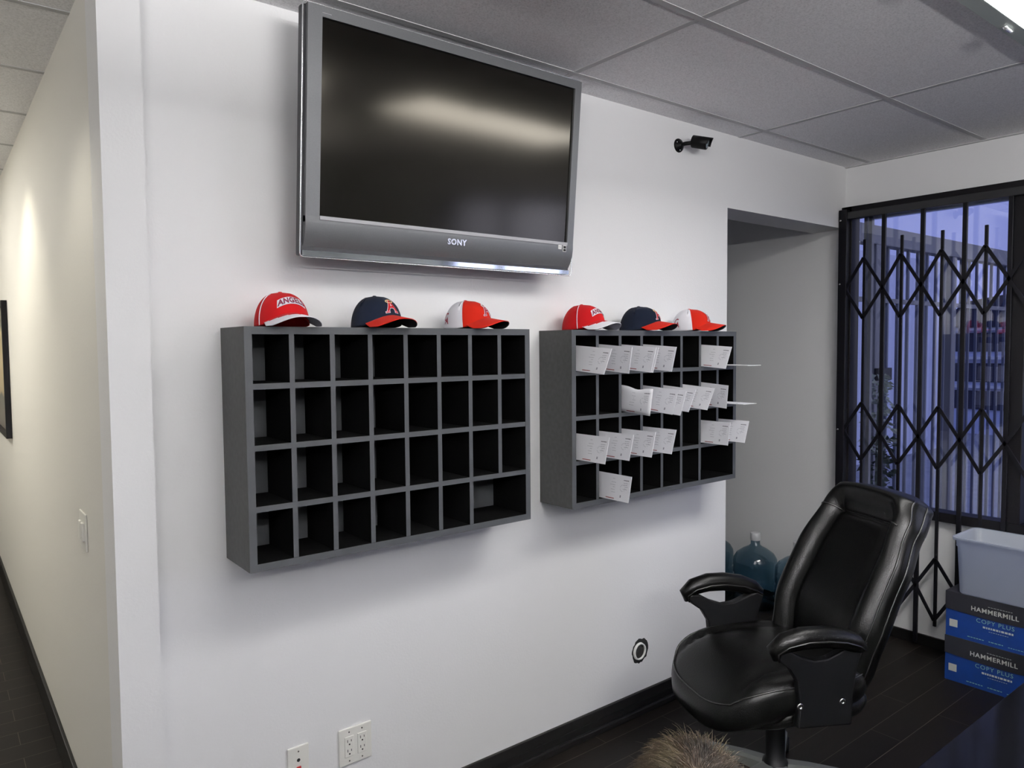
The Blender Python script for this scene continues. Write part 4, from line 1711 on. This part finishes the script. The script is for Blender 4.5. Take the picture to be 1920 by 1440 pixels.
# side fence running away from the building
fy = 2.36
fe = thing('side_fence', 'grey metal side fence outside with thin vertical bars and a top beam', 'fence', (4.45, fy, -.02))
obj('top_beam', box(-.06, 3.6, -.04, .04, 2.30, 2.42, .004), M['fencegrey'], fe)
obj('rail', box(-.06, 3.6, -.012, .012, 1.93, 1.96), M['fencegrey'], fe)
obj('rail', box(-.06, 3.6, -.012, .012, .10, .14), M['fencegrey'], fe)
for k, x in enumerate((.42, 1.6, 3.0)):
    p_ = obj('fence_post', box(x - .04, x + .04, -.04, .04, 0, 2.30, .004), M['fencegrey'], fe)
    if k == 0:
        obj('latch', box(x - .05, x + .14, -.07, -.04, 1.42, 1.50, .004), M['blackmetal'], p_)
for k in range(24):
    obj('fence_bar', box(.02 + .15 * k - .009, .02 + .15 * k + .009, -.009, .009, .12, 2.30), M['fencedark'], fe)
# far building with dark roof and pale ledges
fb = thing('far_building', 'dark-roofed building with pale ledges seen far through the window', 'building', (15, 4.6, -.02))
obj('building_wall', box(0, 4, -2.2, 1.2, 0, 1.95), M['stucco'], fb)
bm = bmesh.new()
prism(bm, [(-2.4, 1.95), (-1.9, 2.35), (-.4, 2.6), (.9, 2.4), (1.4, 1.95)], lambda u, v, t: Vector((t, u, v)), -.2, 4.2)
obj('roof', bm, M['roofdark'], fb)
for z in (.45, .95, 1.5):
    obj('dark_opening', box(-.04, .01, -2.1, 1.1, z, z + .34), M['roofdark'], fb)
for z in (.84, 1.36, 1.88):
    obj('ledge', box(-.12, .02, -2.3, 1.3, z, z + .05), M['pvc'], fb)
# leafy plant just outside the glass
pt = thing('potted_plant', 'tall mottled plant in a pot just outside the window beside the chair back', 'plant', (4.62, 2.19, -.02))
obj('pot', lathe(bmesh.new(), [(0, 0), (.10, 0), (.13, .26), (.14, .27), (.14, .30), (.12, .30), (.11, .27), (0, .27)], 20), M['pot'], pt, True)
obj('stem', tube(bmesh.new(), [(0, 0, .25), (.01, .01, .7), (-.01, 0, 1.1), (0, 0, 1.42)], [.014, .012, .009, .005], 8), M['leafdark'], pt, True)
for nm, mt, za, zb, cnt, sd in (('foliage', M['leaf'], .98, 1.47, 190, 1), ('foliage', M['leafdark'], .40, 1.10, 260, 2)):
    bm = bmesh.new()
    rnd = random.Random(sd)
    for k in range(cnt):
        z = rnd.uniform(za, zb)
        rad = rnd.uniform(.01, .085) * (1 if z < 1.35 else .5)
        a = rnd.uniform(0, 2 * PI)
        p = Vector((rad * math.cos(a), rad * math.sin(a), z))
        d = Vector((math.cos(a), math.sin(a), rnd.uniform(-.6, .8))).normalized()
        s_ = d.cross(Vector((rnd.gauss(0, 1), rnd.gauss(0, 1), rnd.gauss(0, 1)))).normalized()
        l_, w_ = rnd.uniform(.035, .06), rnd.uniform(.010, .018)
        bend = Vector((0, 0, -l_ * .25))
        m0 = p + d * l_ * .5
        vv_ = [bm.verts.new(q) for q in (p, m0 + s_ * w_, p + d * l_ + bend, m0 - s_ * w_)]
        bm.faces.new(vv_)
    obj(nm, bm, mt, pt, recalc=False)
